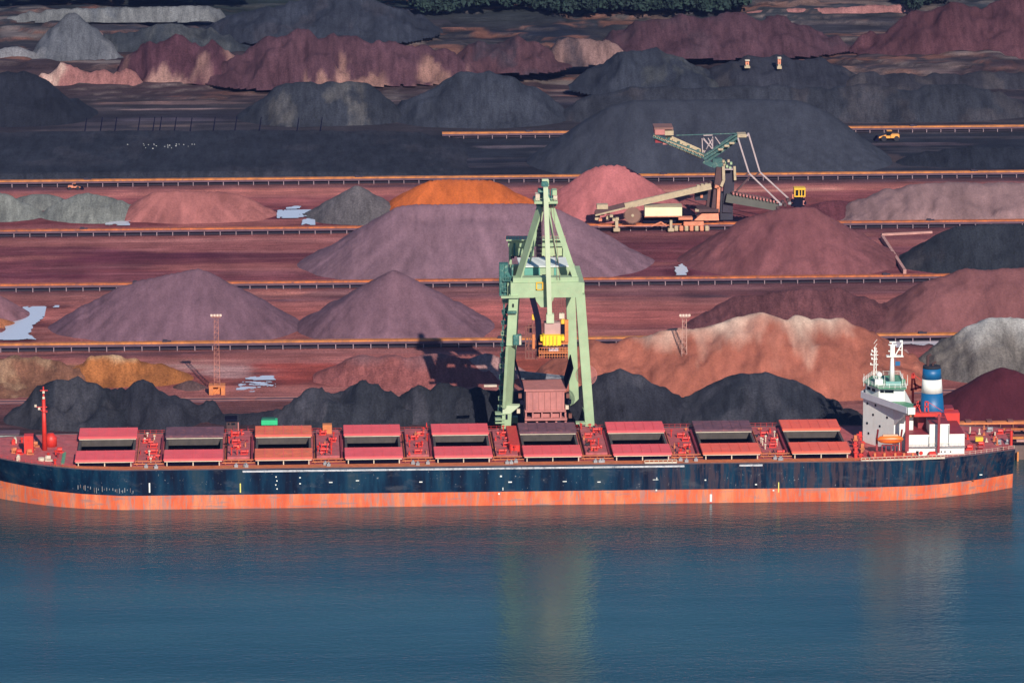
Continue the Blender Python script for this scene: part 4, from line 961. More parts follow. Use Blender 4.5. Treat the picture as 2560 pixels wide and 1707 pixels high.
# gangways stowed along the near side
def gangway(label, p0, p1, o):
    a = PY(*p0, YN+o); b_ = PY(*p1, YN+o); m = MB()
    m.bar(a, b_, .5, .12); m.bar(a+Vector((0, 0, .85)), b_+Vector((0, 0, .85)), .12)
    n = int((b_-a).length/1.1)
    for k in range(n+1): q = a+(b_-a)*(k/n); m.bar(q, q+Vector((0, 0, .85)), .12)
    oo = m.build("accommodation_ladder", M_CREAM, ship); return oo
gangway("", (2153, 1152), (2362, 1144), .25); gangway("", (1612, 1157), (1692, 1156), .4)
# superstructure foredeck clutter, both sides of the tower
rs = random.Random(3)
for k in range(16):
    px = rs.uniform(2130, 2168); o = rs.uniform(4, 26); x = XP(px, o); h = rs.uniform(1, 3.4)
    m = MB(); m.box(x-.4, YN+o-.4, DECK, x+.4, YN+o+.4, DECK+h); m.box(x-.7, YN+o-.7, DECK+h*.5, x+.7, YN+o+.7, DECK+h*.5+.25); m.build("deck_gear", rs.choice([M_RED, M_DRED, M_DECKE, M_RED]), ship)
# poop deck gear
for k in range(12):
    px = rs.uniform(2425, 2525); o = rs.uniform(8, 30); x = XP(px, o); z = dz_at(x)
    m = MB(); m.box(x-.9, YN+o-.6, z, x+.9, YN+o+.6, z+.3); m.lathe((x-.6, YN+o, z+.8), [(.5, 0), (.5, 1.2)], 10, 'X'); m.box(x+.6, YN+o-.5, z+.3, x+.85, YN+o+.5, z+1.3)
    m.build("mooring_winch", rs.choice([M_RED, M_BLACK, M_GREYM, M_DRED, M_RED]), ship)
for k in range(10):
    px = rs.uniform(2420, 2530); o = rs.uniform(12, 36); x = XP(px, o); z = dz_at(x)
    m = MB(); m.tube((x, YN+o, z), (x, YN+o, z+rs.uniform(.6, 2)), .22, 8); m.box(x-.4, YN+o-.4, z, x+.4, YN+o+.4, z+.25); m.build("vent_post", rs.choice([M_RED, M_CREAM, M_DECKE]), ship)
g_ = PY(2447, 1118, YN+16)
m = MB(); m.box(g_.x-.25, YN+16, dz_at(g_.x)-.05, g_.x+.25, YN+16.5, ZP(2447, 1100, 16)); m.build("crane_pedestal", M_BASE, ship)
fbox(2439, 1090, 2458, 1100, 17, 1.6, M_YEL, "crane_cab", ship)
m = MB(); x = XP(2531, 14); m.tube((x, YN+14, dz_at(x)-.1), (x+.2, YN+14, ZP(2531, 1084, 14)), .22, 8, .12); m.tube((x-.1, YN+14, dz_at(x)-.1), (x-.1, YN+14, dz_at(x)+4), .4, 8); m.build("flag_staff", M_RED, ship)
# ---- forecastle
zf = lambda px, o: dz_at(XP(px, o))
m = MB(); x = XP(109, 21); zt_ = ZP(109, 966, 21)
fm = m.tube((x, YC, zf(109, 21)-.1), (x, YC, zt_-3), .72, 12, .45).build("foremast", M_RED, ship, True)
m = MB(); m.tube((x, YC, zt_-3.1), (x, YC, zt_), .28, 8, .18); m.box(x-.9, YC-.15, zt_-1.2, x+1.2, YC+.15, zt_-1.0)
z1 = ZP(109, 1018, 21); m.box(x-2.2, YC-.15, z1, x+.9, YC+.15, z1+.2); m.box(x-.3, YC-.9, z1-1.2, x+1.0, YC+.9, z1-1.0); m.bar((x, YC, z1-1.6), (x-1.6, YC, z1+.1), .15)
m.build("mast_yard", M_RED, fm)
for (px, py) in ((109, 980), (109, 994), (89, 1014), (98, 1021)):
    q = PY(px, py, YC-.6); m = MB(); m.box(q.x-.3, q.y-.3, q.z-.3, q.x+.3, q.y+.3, q.z+.3); m.build("mast_light", M_CREAM, fm)
fbox(59, 1083, 82, 1127, 19, 3.2, M_RED, "forecastle_store", ship)
m = MB(); q = PY(127, 1110, YN+26); m.lathe((q.x, YN+26, dz_at(q.x)), [(1.7, 0), (1.7, 2.4), (.8, 3.6)], 18); m.build("chain_locker_drum", M_RED, ship, True)
for k in range(18):
    px = rs.uniform(20, 165); hb_ = hb_at(XP(px, 15)); o = rs.uniform(21-hb_+2, 21+hb_-3); x = XP(px, o); z = dz_at(x)
    m = MB(); kind = k % 3
    if kind == 0: m.box(x-1, YN+o-.6, z, x+1, YN+o+.6, z+.3); m.lathe((x-.6, YN+o, z+.9), [(.6, 0), (.6, 1.1)], 12, 'X'); m.box(x-.9, YN+o-.6, z+.3, x-.65, YN+o+.6, z+1.4); nm = "windlass"
    elif kind == 1: m.tube((x, YN+o, z), (x, YN+o, z+1.1), .28, 8); m.lathe((x, YN+o, z+1.1), [(.5, 0), (.55, .2), (.2, .4)], 10); nm = "mushroom_vent"
    else: m.box(x-.5, YN+o-.9, z, x+.5, YN+o+.9, z+1.1); m.box(x-.3, YN+o-.6, z+1.1, x+.3, YN+o+.6, z+1.5); nm = "deck_locker"
    m.build(nm, rs.choice([M_RED, M_RED, M_DECKE, M_DRED, M_CREAM]), ship)
x = XP(154, 8); m = MB(); m.box(x-.45, YN+6, dz_at(x)+.0, x+.45, YN+19, dz_at(x)+.16); m.build("green_mat", M_GREEN, ship)
x = XP(100, 9); m = MB(); m.lathe((x, YN+9, dz_at(x)), [(.9, 0), (.9, .8), (.55, .82)], 16); m.build("ring_vent", M_CREAM, ship)
# marks on the near side
def mark(px, py0, py1, wpx, mat, name="hull_mark"):
    z0, z1 = ZP(px, py1, 0), ZP(px, py0, 0); x0, x1 = XP(px-wpx/2, 0), XP(px+wpx/2, 0)
    MB().box(x0, YN-.03, z0, x1, YN+.03, z1).build(name, mat, ship)
mark(370, 1207, 1231, 3.5, M_MARK); mark(598, 1208, 1231, 3, M_YMARK); mark(1779, 1235, 1254, 5.5, M_MARK); mark(1779, 1254.3, 1260, 4.5, M_RED)
for (px, py, w_, h_) in ((825, 1204, 9, 2.5), (892, 1200, 8, 2), (1051, 1203, 8, 2.5), (1275, 1203, 9, 3), (1412, 1202, 10, 2), (1498, 1203, 8, 2.5), (1252, 1188, 5, 4), (2456, 1185, 7, 2.5), (748, 1192, 4, 3), (748, 1207, 4, 3), (688, 1190, 3, 3), (690, 1200, 3, 3), (687, 1210, 3, 3), (690, 1220, 3, 3), (1640, 1198, 14, 1.2), (1643, 1193, 2, 7), (1642, 1223, 4, 4), (1765, 1198, 4, 3), (1892, 1209, 5, 3), (1936, 1224, 4, 3), (1257, 1218, 2, 7), (1247, 1232, 4, 4)):
    mark(px, py, py+h_, w_, M_MARK)
mark(1949, 1205, 1230, 2.2, M_YMARK)
rs = random.Random(12)
for k in range(22):           # weathered, unreadable remains of the bow lettering
    px = 190+k*6.6+rs.uniform(-2, 2); x = XP(px, 0); hb_ = float(np.interp(x, stx, hb_bt))*.4+hb_at(x)*.6
    y = YC-hb_-.02; zc_ = DECK-5.0+rs.uniform(-.5, .5)-(k/26)*.8; hh = rs.uniform(.3, 1.5)
    MB().box(x-.07, y-.05, zc_-hh/2, x+.07, y+.3, zc_+hh/2).build("worn_lettering", rs.choice([M_GREYM, M_GREYM, M_RUSTM]), ship)
# ---- coal in the holds
def hold_heap(i, top, label):
    a, b = hat[i]; x0, x1, y0, y1 = a+.7, b-.7, YN+HN+.1, YN+HF-.1
    xs = np.linspace(x0, x1, 30); ys = np.linspace(y0, y1, 30); X, Y = np.meshgrid(xs, ys)
    d = np.sqrt(((X-(x0+x1)/2)/1.3)**2+(Y-(y0+y1)/2)**2)
    Z = DECK+top-np.sqrt(d*d+4)*.42+.8+fbm(X, Y, 4, 3, i)*.35
    o = grid_mesh("coal_cargo", X, Y, Z, M_ORE, np.ones(X.shape+(3,))*np.array((.045, .052, .070))*(1+.2*fbm(X, Y, 3, 3, 4)[..., None])); tag(o, label, "coal cargo")
hold_heap(2, -3.3, "grey coal heap inside the hold with worn orange covers, third from the bow")
hold_heap(4, -5.6, "coal remnant deep inside the fifth hold, beside the unloader's left leg")
hold_heap(6, -2.4, "smooth dark coal filling the seventh hold, behind the long pale ladder")
hold_heap(8, .5, "coal heap nearly filling the aftmost hold, next to the bridge tower")
# raised red house between the fifth and sixth hatch, orange unit between the third and fourth
MB().box(XP(1270, 22), YN+13, DECK+.0, XP(1296, 22), YN+36, DECK+2.6).build("stores_house", M_RED, ship, bevel=.15)
MB().box(XP(806, 34), YN+33.4, DECK+1.5, XP(829, 34), YN+35.6, DECK+4.0).build("deck_unit", M_BASE, ship)

# =================================================================== SHIP UNLOADER
M_CG = paint("pale_green_crane_paint", (.33, .43, .25), .55, .16, (.42, .40, .24), .35, .3)
M_CGL = paint("cream_green_boom_paint", (.46, .52, .34), .55, .08)
M_CGD = paint("dark_green_stair_steel", (.030, .13, .115), .7, .3, (.30, .42, .30), .6, .5)
M_CROOF = paint("white_house_roof", (.78, .80, .74), .6, .08)
M_CTEAL = paint("teal_house_panel", (.11, .34, .26), .6, .1)
M_HOP = paint("dusty_pink_hopper", (.47, .17, .15), .8, .2, (.30, .12, .12), .7, .5, True)
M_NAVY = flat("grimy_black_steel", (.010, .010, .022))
M_RUST = paint("rusty_brown_steel", (.19, .065, .05), .8, .35)
YF = YN+50.0; YR = YF+26.0
cr = empty("ship_unloader", (PY(1370, 1117, YF).x, YF, 0)); tag(cr, "tall pale green ship unloader crane with raised boom towering over the ship", "crane")
def fb(px0, py0, px1, py1, Y, d, mat, name, par=cr, bev=0):
    c = (px0+px1)/2
    return MB().box(PY(px0, 900, Y).x, Y, PY(c, py1, Y).z, PY(px1, 900, Y).x, Y+d, PY(c, py0, Y).z).build(name, mat, par, bevel=bev)
def beam(p0, p1, Y, w, d, mat, name, par=cr, Y2=None, w2=None):
    return MB().bar(PY(*p0, Y), PY(*p1, Y2 if Y2 else Y), d, w, w2=(d if w2 else None), h2=w2).build(name, mat, par)
def lp(px0, px1): return 0
# legs with bogies
STR = R(-64)
MB().bar(PY(1284, 735, YF), PY(1276.7, 862, YF), 2.6, 2.4).build("leg", M_CG, cr); MB().bar(PY(1276.6, 863, YF), PY(1268, 1016, YF), 5.0, .8, rot=STR).build("leg_shade_plate", M_CG, cr)  # middle of the leg shaped as a turned plate so it looks shaded
for (p0, p1, Y, w) in (((1268, 1012), (1263, 1100), YF, 2.5), ((1450, 735), (1477, 1100), YF, 2.9), ((1290, 700), (1268, 1052), YR, 2.2), ((1425, 700), (1437, 1052), YR, 2.2)):
    leg = beam(p0, p1, Y, w, 2.6, M_CG, "leg")
    q = PY(*p1, Y)
    m = MB(); m.box(q.x-3, Y-1.2, .9, q.x+3, Y+1.2, 2.6); leg2 = m.build("bogie_beam", M_CG, leg)
    for k in range(4): m = MB(); m.lathe((q.x-2.4+1.6*k, Y-.3, .55), [(.55, 0), (.55, .6)], 14, 'Y'); m.build("wheel", M_RUST, leg)
for p in ((1263, 1068), (1477, 1068)):
    q = PY(*p, YF); m = MB(); m.box(q.x-1.1, YF+1.4, 4.2, q.x+1.1, YR-1.3, 6.4); m.build("sill_beam", M_CG, cr)
fb(1277, 707, 1456, 744, YF-1.5, 3.0, M_CG, "portal_beam"); fb(1283, 694, 1446, 706.7, YF-.6, 3.0, M_CG, "portal_top_chord")
z0 = PY(1370, 744, YF).z; z1 = PY(1370, 709, YF).z
MB().box(PY(1272, 700, YR).x, YR-1.2, z0+.4, PY(1436, 700, YR).x, YR+1.2, z1).build("portal_beam", M_CG, cr)
for px in (1279, 1452): x = PY(px, 720, YF).x; MB().box(x-1.1, YF+1.51, z0+.2, x+1.1, YR-1.21, z1-.2).build("side_girder", M_CG, cr)
m = MB(); a, b, c, d = PY(1334, 744.2, YF-1.4), PY(1386, 744.2, YF-1.4), PY(1374, 768, YF-1.4), PY(1352, 768, YF-1.4)
m.hexa([d, c, (c.x, YF, c.z), (d.x, YF, d.z), a, b, (b.x, YF, b.z), (a.x, YF, a.z)]); m.build("hinge_bracket", M_CG, cr)
m = MB()
for (a, b, c, d) in ((1340, 707.5, 1343, 725), (1355.5, 707.5, 1358, 725), (1340, 705.5, 1358, 708), (1340, 723.5, 1358, 725.5)): m.box(PY(a, 700, YF-1.9).x, YF-1.9, PY(1350, d, YF-1.9).z, PY(c, 700, YF-1.9).x, YF-1.6, PY(1350, b, YF-1.9).z)
m.build("yellow_guard_frame", M_YEL, cr)
# A-frame and head
MB().bar(PY(1281, 744, YF+1), PY(1351, 516, YF+1), 3.0, .45, rot=STR).build("a_frame_strut", M_CG, cr); beam((1440, 700), (1379, 516), YF+1, 1.6, 1.5, M_CG, "a_frame_strut", w2=1.2)  # left strut shaped as a thin plate turned from the sun, to darken it
beam((1322, 668), (1354, 520), YF+13, .5, .5, M_CG, "stay_bar"); beam((1338, 640), (1357, 530), YF+9, .35, .4, M_CGL, "stay_bar", Y2=YF+3)
beam((1400, 690), (1371, 520), YF+12, .45, .5, M_CG, "stay_bar"); beam((1391, 640), (1369, 530), YF+8, .3, .4, M_CGL, "stay_bar", Y2=YF+3)
m = MB(); 
for k in range(12): m.box(PY(1346-(k*.7), 530+k*10, YF+4).x, YF+4, PY(1350, 533+k*10, YF+4).z, PY(1358-(k*.3), 530+k*10, YF+4).x, YF+4.6, PY(1350, 524.6+k*10, YF+4).z)
m.build("inclined_ladder", M_GIRD, cr)
hd_ = empty("head_platform", PY(1366, 508, YF)); hd_.parent = cr; hd_.matrix_parent_inverse = parent_world(cr).inverted()
fb(1336, 504, 1394, 510, YF-3, 8, M_CG, "platform_floor", hd_)
fb(1341, 510.4, 1391, 516, YF-1, 4, M_CGD, "cross_head", hd_)
fb(1339, 486, 1350, 502, YF-1, 3, M_CREAM, "sheave_block", hd_); fb(1345, 473, 1359, 488, YF+1, 2, M_CGD, "sheave_block", hd_)
fb(1370, 474, 1374, 502, YF-1, 1, M_CGD, "sheave_block", hd_); fb(1377, 474, 1380, 502, YF-1, 1, M_CGD, "sheave_block", hd_); fb(1381, 476, 1392, 488, YF-1, 3, M_CG, "winch_house", hd_); fb(1383, 490, 1393, 501, YF-2, 3, M_CREAM, "winch_house", hd_)
fb(1351, 488, 1358, 530, YF+1.5, 2, M_CGD, "ladder_cage", hd_)
m = MB()
for k in range(10): x = PY(1337+k*6.2, 500, YF-2.8).x; zz = PY(1366, 504, YF-2.8).z; m.bar((x, YF-2.9, zz), (x, YF-2.9, zz+1.1), .08)
m.bar(PY(1337, 497, YF-2.9), PY(1393, 497, YF-2.9), .09); m.build("railing", M_CG, hd_)
beam((1355, 466), (1357, 450), YF-1, .5, .5, M_CGD, "pulley_frame", hd_); beam((1370, 466), (1370, 450), YF-1, .5, .5, M_CG, "pulley_frame", hd_)
m = MB(); q = PY(1363, 461, YF-1); m.lathe((q.x, YF-1.4, q.z), [(.95, 0), (.95, .5)], 16, 'Y'); m.build("pulley", M_CGD, hd_)
fb(1355, 449, 1371, 453, YF-1.5, 1.5, M_CGL, "pulley_frame", hd_)
# raised boom
beam((1364, 468), (1374, 786), YF-4, 1.15, 1.3, M_CGL, "boom", w2=1.45); fb(1366, 786, 1385, 808, YF-4.6, 2.2, M_CGL, "boom_heel")
beam((1360, 470), (1374, 505), YF-3.4, .5, .5, M_CGL, "boom_tip_link"); 
m = MB()
for (a, b) in ((1385, 1388), (1390, 1394), (1397, 1399), (1404, 1404), (1411, 1410), (1380, 1381)): m.bar(PY(a, 744, YF-2), PY(b, 800, YF-3), .12)
m.build("hoist_rope", M_RUST, cr)
m = MB()
for (a, b) in ((1377, 1379), (1383, 1386)): m.bar(PY(a, 512, YF-2), PY(b+14, 700, YF-1), .10)
m.build("hoist_rope", M_RUST, cr)
# machinery house and rear frame
hs = empty("machinery_house", PY(1360, 690, YF+9)); hs.parent = cr; hs.matrix_parent_inverse = parent_world(cr).inverted()
fb(1302, 668, 1418, 694, YF+8, 11, M_CG, "house_wall", hs); fb(1298, 665.5, 1423, 667.8, YF+7.4, 12.4, M_CROOF, "house_roof", hs)
fb(1311, 670, 1350, 688, YF+7.8, .18, M_CTEAL, "house_panel", hs); fb(1385, 670, 1392, 688, YF+7.8, .18, M_CTEAL, "house_panel", hs); fb(1356, 690, 1366, 700, YF+5, 2, M_NAVY, "house_door", hs)
fr = empty("rear_frame", PY(1340, 640, YR+4)); fr.parent = cr; fr.matrix_parent_inverse = parent_world(cr).inverted()
fb(1271, 602, 1412, 617, YR+2, 2, M_CG, "rear_beam", fr); fb(1280, 617.4, 1335, 641, YR+3, 1.2, M_CG, "rear_panel", fr); fb(1350, 617.4, 1410, 641, YR+3, 1.2, paint("yellow_green_panel", (.40, .48, .27), .6, .15), "rear_panel", fr)
for px in (1273, 1407): fb(px, 617.4, px+7, 700, YR+2.1, 1.8, M_CG, "rear_post", fr)
fb(1284, 608, 1289, 640, YR+1.7, .25, M_CGD, "ladder", fr); fb(1266, 598.5, 1414, 601.7, YR, 5, M_CG, "walkway", fr)
m = MB()
for k in range(22): x = PY(1264+k*7, 600, YR).x; zz = PY(1340, 599, YR).z; m.bar((x, YR, zz), (x, YR, zz+1.1), .09)
m.bar(PY(1264, 590, YR), PY(1414, 590, YR), .1); m.bar(PY(1264, 594, YR), PY(1414, 594, YR), .08); m.build("railing", M_HOP, fr)
for k in range(9): fb(1278+k*15, 641.6, 1286+k*15, 646, YR+1, 1.2, M_NAVY, "drive_unit", fr)
# stair tower on the left leg
stt = empty("stair_tower", PY(1255, 1085, YF+3)); stt.parent = cr; stt.matrix_parent_inverse = parent_world(cr).inverted()
def stx_(py): return 1247+(1085-py)*.040
m = MB()
for dx in (0, 22):
    for dy in (3, 6): m.bar(PY(stx_(1100)+dx, 1100, YF+dy), PY(stx_(662)+dx*.8, 662, YF+dy), .42)
m.build("stair_posts", M_CGD, stt)
py = 1080; k = 0
while py > 680:
    x0 = stx_(py); z = PY(x0, py, YF+3).z
    m = MB(); a = PY(x0-4, py, YF+2); b = PY(x0+20, py, YF+2); m.box(a.x, YF+2, z, b.x, YF+6.4, z+.18)
    for t in range(5): x = a.x+(b.x-a.x)*t/4; m.bar((x, YF+2, z+.18), (x, YF+2, z+1.2), .10)
    m.bar((a.x, YF+2, z+1.2), (b.x, YF+2, z+1.2), .11)
    m.build("landing", M_CGD if k % 3 else M_CG, stt)
    nz = PY(x0, py-27, YF+3).z
    sa, sb = (PY(x0+1, py, YF+3), PY(x0+17, py-27, YF+3)) if k % 2 else (PY(x0+17, py, YF+3), PY(x0+1, py-27, YF+3))
    MB().bar(sa, sb, .9, .5).build("stair_flight", M_CGD, stt)
    py -= 27; k += 1
fb(1249, 660, 1271, 740, YF+3.2, 2.6, M_CGD, "stair_cage", stt)
fb(1253, 741, 1297, 745.5, YF-2.2, 1.5, M_CG, "walkway"); fb(1269, 779, 1292, 784, YF-2.4, 1.2, M_CGD, "walkway"); fb(1283, 838, 1304, 863, YF-2, 2, M_CGD, "equipment_box", bev=.1); fb(1298, 840, 1303, 862, YF-2.4, .35, M_CREAM, "equipment_box")
fb(1281, 760, 1285, 768, YF-1.5, .3, M_NAVY, "hatch"); fb(1264, 1036, 1269, 1048, YF-1.5, .3, M_NAVY, "hatch")
m = MB(); a, b, c, d = PY(1258, 1014, YF-1.45), PY(1300, 1014, YF-1.45), PY(1276, 1034, YF-1.45), PY(1256, 1034, YF-1.45); m.hexa([d, c, (c.x, YF+1, c.z), (d.x, YF+1, d.z), a, b, (b.x, YF+1, b.z), (a.x, YF+1, a.z)]); m.build("leg_bracket", M_CGL, cr)
for py in (1034, 1048, 1056): fb(1238, py, 1262, py+2.5, YF-1.8, 3, M_CG, "walkway")
fb(1210, 963, 1242, 967, YF-1, 1.2, M_CREAM, "walkway")
fb(1440, 1056, 1466, 1060, YF-2.4, 2, M_CG, "walkway"); fb(1448, 1060.4, 1464, 1064, YF-2.2, 1.6, M_CGD, "walkway")
M_YEL2 = paint("bright_yellow", (.95, .62, .015), .5, .1)
# trolley with operator platform and yellow machinery
tr = empty("trolley", PY(1382, 860, YF-3)); tr.parent = cr; tr.matrix_parent_inverse = parent_world(cr).inverted()
fb(1361, 808, 1401, 841, YF-4, 3.6, paint("dusty_pink_panel", (.44, .26, .24), .7, .12), "drive_house", tr, .1)
fb(1357, 840, 1403, 865, YF-6.6, 4.5, M_YEL2, "gear_case", tr, .25); fb(1351, 842, 1356.8, 853, YF-6.2, 3, M_YEL2, "gear_case", tr, .1); fb(1403.4, 841, 1411, 852, YF-6.2, 3, M_YEL2, "gear_case", tr, .1)
for k in range(4): fb(1364+k*9, 841, 1367+k*9, 865, YF-6.95, .34, M_YEL, "gear_rib", tr)
fb(1372, 868, 1396, 883, YF-4.4, 2, paint("white_cabin", (.62, .60, .66), .5, .1), "operator_cabin", tr, .1)
for py in (858, 881): fb(1347, py, 1420, py+3, YF-5.6, 5, M_BASE, "platform", tr)
m = MB()
for k in range(12): x = PY(1348+k*6.5, 870, YF-5.7).x; m.bar((x, YF-5.7, PY(1380, 895, YF-5.7).z), (x, YF-5.7, PY(1380, 868, YF-5.7).z), .12)
for py in (869, 878, 890): m.bar(PY(1348, py, YF-5.7), PY(1420, py, YF-5.7), .13)
m.build("railing", M_BASE, tr)
fb(1361, 884.5, 1412, 895, YF-4, 3.6, M_NAVY, "underframe", tr); fb(1403, 812, 1418, 836, YF-3, 2, M_NAVY, "winch", tr); fb(1402, 798, 1413, 811, YF-3, 2, M_YEL, "winch", tr, .2); fb(1412, 800, 1421, 857, YF-3.4, .9, M_BASE, "side_ladder", tr); fb(1398, 784, 1411, 797, YF-3, 1.5, M_CREAM, "winch", tr)
m = MB()
for (a, b) in (((1331, 744), (1345, 800)), ((1345, 800), (1349, 888))): m.bar(PY(*a, YF-1), PY(*b, YF-1), 1.6, 2.7)
m.build("black_chute", M_NAVY, tr)
sd2 = MB()
for px in (1314, 1322, 1331, 1340): sd2.bar(PY(px, 790+(1340-px)*1.0, YF-2), PY(px, 898, YF-2), .3)
for py in (818, 838, 858, 876, 896): sd2.bar(PY(1313, py, YF-2), PY(1344, py, YF-2), .35)
sd2.bar(PY(1314, 876, YF-2), PY(1331, 838, YF-2), .25); sd2.build("side_gantry", M_RUST, tr)
fb(1320, 818, 1330, 832, YF-1.5, 2, M_NAVY, "cable_box", tr); fb(1330, 786, 1338, 800, YF-2, 1, M_YEL, "cable_box", tr); fb(1331, 836, 1337, 872, YF-2.4, .8, M_BASE, "cable_box", tr)
# hopper
hp = empty("hopper", PY(1362, 1068, YF+5)); hp.parent = cr; hp.matrix_parent_inverse = parent_world(cr).inverted()
YH = YF+4
fb(1315, 978, 1411, 1025, YH, 12, M_HOP, "hopper_bin", hp); fb(1311, 973.5, 1415, 977.8, YH-.5, 13, M_HOP, "bin_rim", hp)
m = MB()
for k in range(7): x = PY(1319+k*14.6, 1000, YH-.2).x; m.box(x-.12, YH-.25, PY(1360, 1024, YH).z, x+.12, YH-.004, PY(1360, 980, YH).z)
m.build("bin_stiffener", M_HOP, hp)
ta, tb = PY(1308, 973, YH-.3), PY(1416, 973, YH-.3)
zt2 = PY(1360, 948, YH+14).z; zr = ta.z
M_CHUTE = paint("coal_smeared_chute", (.20, .20, .23), .45, .4, (.02, .02, .04), .9, .4)
m = MB(); m.hexa([(ta.x, YH+12, zr), (tb.x, YH+12, zr), (tb.x, YH+12.4, zr), (ta.x, YH+12.4, zr), (ta.x-2, YH+14.5, zt2+2.6), (tb.x+2, YH+14.5, zt2+.6), (tb.x+2, YH+14.9, zt2+.6), (ta.x-2, YH+14.9, zt2+2.6)]); m.build("receiving_chute", M_CHUTE, hp)
for (x0, x1) in ((ta.x, ta.x-1.9), (tb.x, tb.x+1.9)):
    m = MB(); m.hexa([(x0-.15, YH, zr), (x0+.15, YH, zr), (x0+.15, YH+12, zr), (x0-.15, YH+12, zr), (x1-.15, YH, zr+5.8), (x1+.15, YH, zr+5.8), (x1+.15, YH+14, zr+6.6), (x1-.15, YH+14, zr+6.6)]); m.build("wing_plate", M_NAVY, hp)
fb(1312, 1025.4, 1415, 1030, YH-.4, 12, M_HOP, "support_frame", hp); fb(1312, 1046, 1418, 1051, YH-.8, 12, M_HOP, "support_frame", hp)
for px in (1313, 1330, 1353, 1377, 1400, 1412): fb(px, 1030.4, px+4, 1045.8, YH, .7, M_HOP, "frame_post", hp); 
for px in (1312, 1340, 1364, 1388, 1412): fb(px, 1051.4, px+5, 1098, YH, .8, M_HOP, "frame_post", hp)
fb(1318, 1031, 1411, 1045, YH+2, 8, M_NAVY, "feeder", hp); m = MB()
for k in range(3): m.box(PY(1332+k*24, 1040, YH+1).x, YH+1, PY(1360, 1044, YH+1).z, PY(1350+k*24, 1040, YH+1).x, YH+1.9, PY(1360, 1033, YH+1).z)
m.build("feeder_gate", M_HOP, hp)
for k, (px, py) in enumerate(((1420, 990), (1424, 1005), (1418, 1018), (1300, 990), (1304, 1006), (1296, 1028), (1426, 1040))):
    fb(px-4, py-5, px+4, py+5, YF+3+k % 3, 1.2, (M_RUST, M_NAVY, M_CREAM)[k % 3], "equipment_box")
def reel(px, py, Y, r, n, mat, par, name="cable_reel"):
    q = PY(px, py, Y); m = MB()
    for k in range(n):
        a = 2*math.pi*k/n; m.bar((q.x+math.cos(a)*r*.18, Y, q.z+math.sin(a)*r*.18), (q.x+math.cos(a)*r, Y, q.z+math.sin(a)*r), .13)
    m.lathe((q.x, Y-.2, q.z), [(r*.2, 0), (r*.2, .5)], 12, 'Y')
    n2 = 40
    for rr in (r*.98,):
        for k in range(n2):
            a, b = 2*math.pi*k/n2, 2*math.pi*(k+1)/n2; m.bar((q.x+math.cos(a)*rr, Y, q.z+math.sin(a)*rr), (q.x+math.cos(b)*rr, Y, q.z+math.sin(b)*rr), .12)
    return m.build(name, mat, par)
reel(1466, 938, YF+3, 3.0, 44, M_HOP, cr); reel(1482, 1068, YF+3, 1.3, 20, M_DRED, cr)

# =================================================================== STACKER-RECLAIMER
YS = G(1700, 578).y+2.0
sk = empty("stacker_reclaimer", (PY(1740, 578, YS).x, YS, 0)); tag(sk, "bucket-wheel reclaimer with green counterweight boom and cream tripper belt, on the stockyard rails", "reclaimer")
def U(u, v, Y=None): return PY(1450+u*.2551, 300+v*.2551, (Y if Y else YS))
def sb(u0, v0, u1, v1, o, d, mat, name, par=sk, bev=0):
    a, b = U(u0, v1, YS+o), U(u1, v0, YS+o)
    return MB().box(a.x, YS+o, a.z, b.x, YS+o+d, b.z).build(name, mat, par, bevel=bev)
def sl(pts, w, mat, name, par=sk, o=0, h=None):
    m = MB()
    for i in range(len(pts)-1): m.bar(U(*pts[i], YS+o), U(*pts[i+1], YS+o), w, h)
    return m.build(name, mat, par)
M_SG = paint("dark_green_boom_steel", (.035, .10, .095), .7, .3, (.25, .30, .22), .6, .5)
M_SCR = paint("cream_weathered_steel", (.46, .35, .22), .7, .2, (.25, .17, .14), .7, .6)
M_SBR = paint("dark_brown_tower_steel", (.085, .040, .042), .8, .3)
M_SPK = paint("dusty_pale_stay", (.42, .32, .32), .7, .2)
M_SOR = paint("orange_bogie_paint", (.70, .24, .13), .7, .3, (.3, .12, .1), .6, .7)
cb = empty("counterweight_boom", U(1210, 375)); cb.parent = sk; cb.matrix_parent_inverse = parent_world(sk).inverted()
for o, c_ in ((-2, M_SG), (2.2, M_SG)):
    sl([(716, 165), (1215, 372)], .5, c_, "lower_chord", cb, o); sl([(720, 140), (1215, 335)], .4, c_, "upper_chord", cb, o)
sl([(835, 180), (1205, 345)], 3.2, M_SCR, "boom_walkway", cb, 0, .25)
m = MB()
for k in range(14):
    t = k/14; t2 = (k+.5)/14; t3 = (k+1)/14
    f = lambda t, lo: (716+(1215-716)*t, (165 if lo else 140)+((372-165) if lo else (335-140))*t)
    m.bar(U(*f(t, 1), YS-2), U(*f(t2, 0), YS-2), .22); m.bar(U(*f(t2, 0), YS-2), U(*f(t3, 1), YS-2), .22)
m.build("lattice_bracing", M_SCR, cb)
for k in range(7): sb(860+k*48, 172+k*20, 884+k*48, 190+k*20, -1, 2, M_SCR if k % 2 else M_SG, "walkway_unit", cb)
sb(732, 98, 832, 150, -2.6, 7, M_HOP, "counterweight", cb, .15); sb(832, 110, 918, 152, -2.6, 7, M_SCR, "counterweight", cb); sb(728, 76, 914, 97.5, -2.2, 8, paint("brown_lid", (.22, .10, .08), .7, .2), "counterweight_lid", cb)
sb(738, 180, 812, 225, -1.4, 4, M_DRED, "ballast_box", cb); sb(812, 205, 862, 242, -1.6, 4, M_HOP, "ballast_box", cb)
lb_ = empty("luffing_boom", U(1215, 380)); lb_.parent = sk; lb_.matrix_parent_inverse = parent_world(sk).inverted()
for o in (-1.8, 1.8):
    sl([(1215, 385), (1545, 172)], .8, M_SG, "lower_chord", lb_, o); sl([(1215, 355), (1540, 140)], .6, M_SG, "upper_chord", lb_, o)
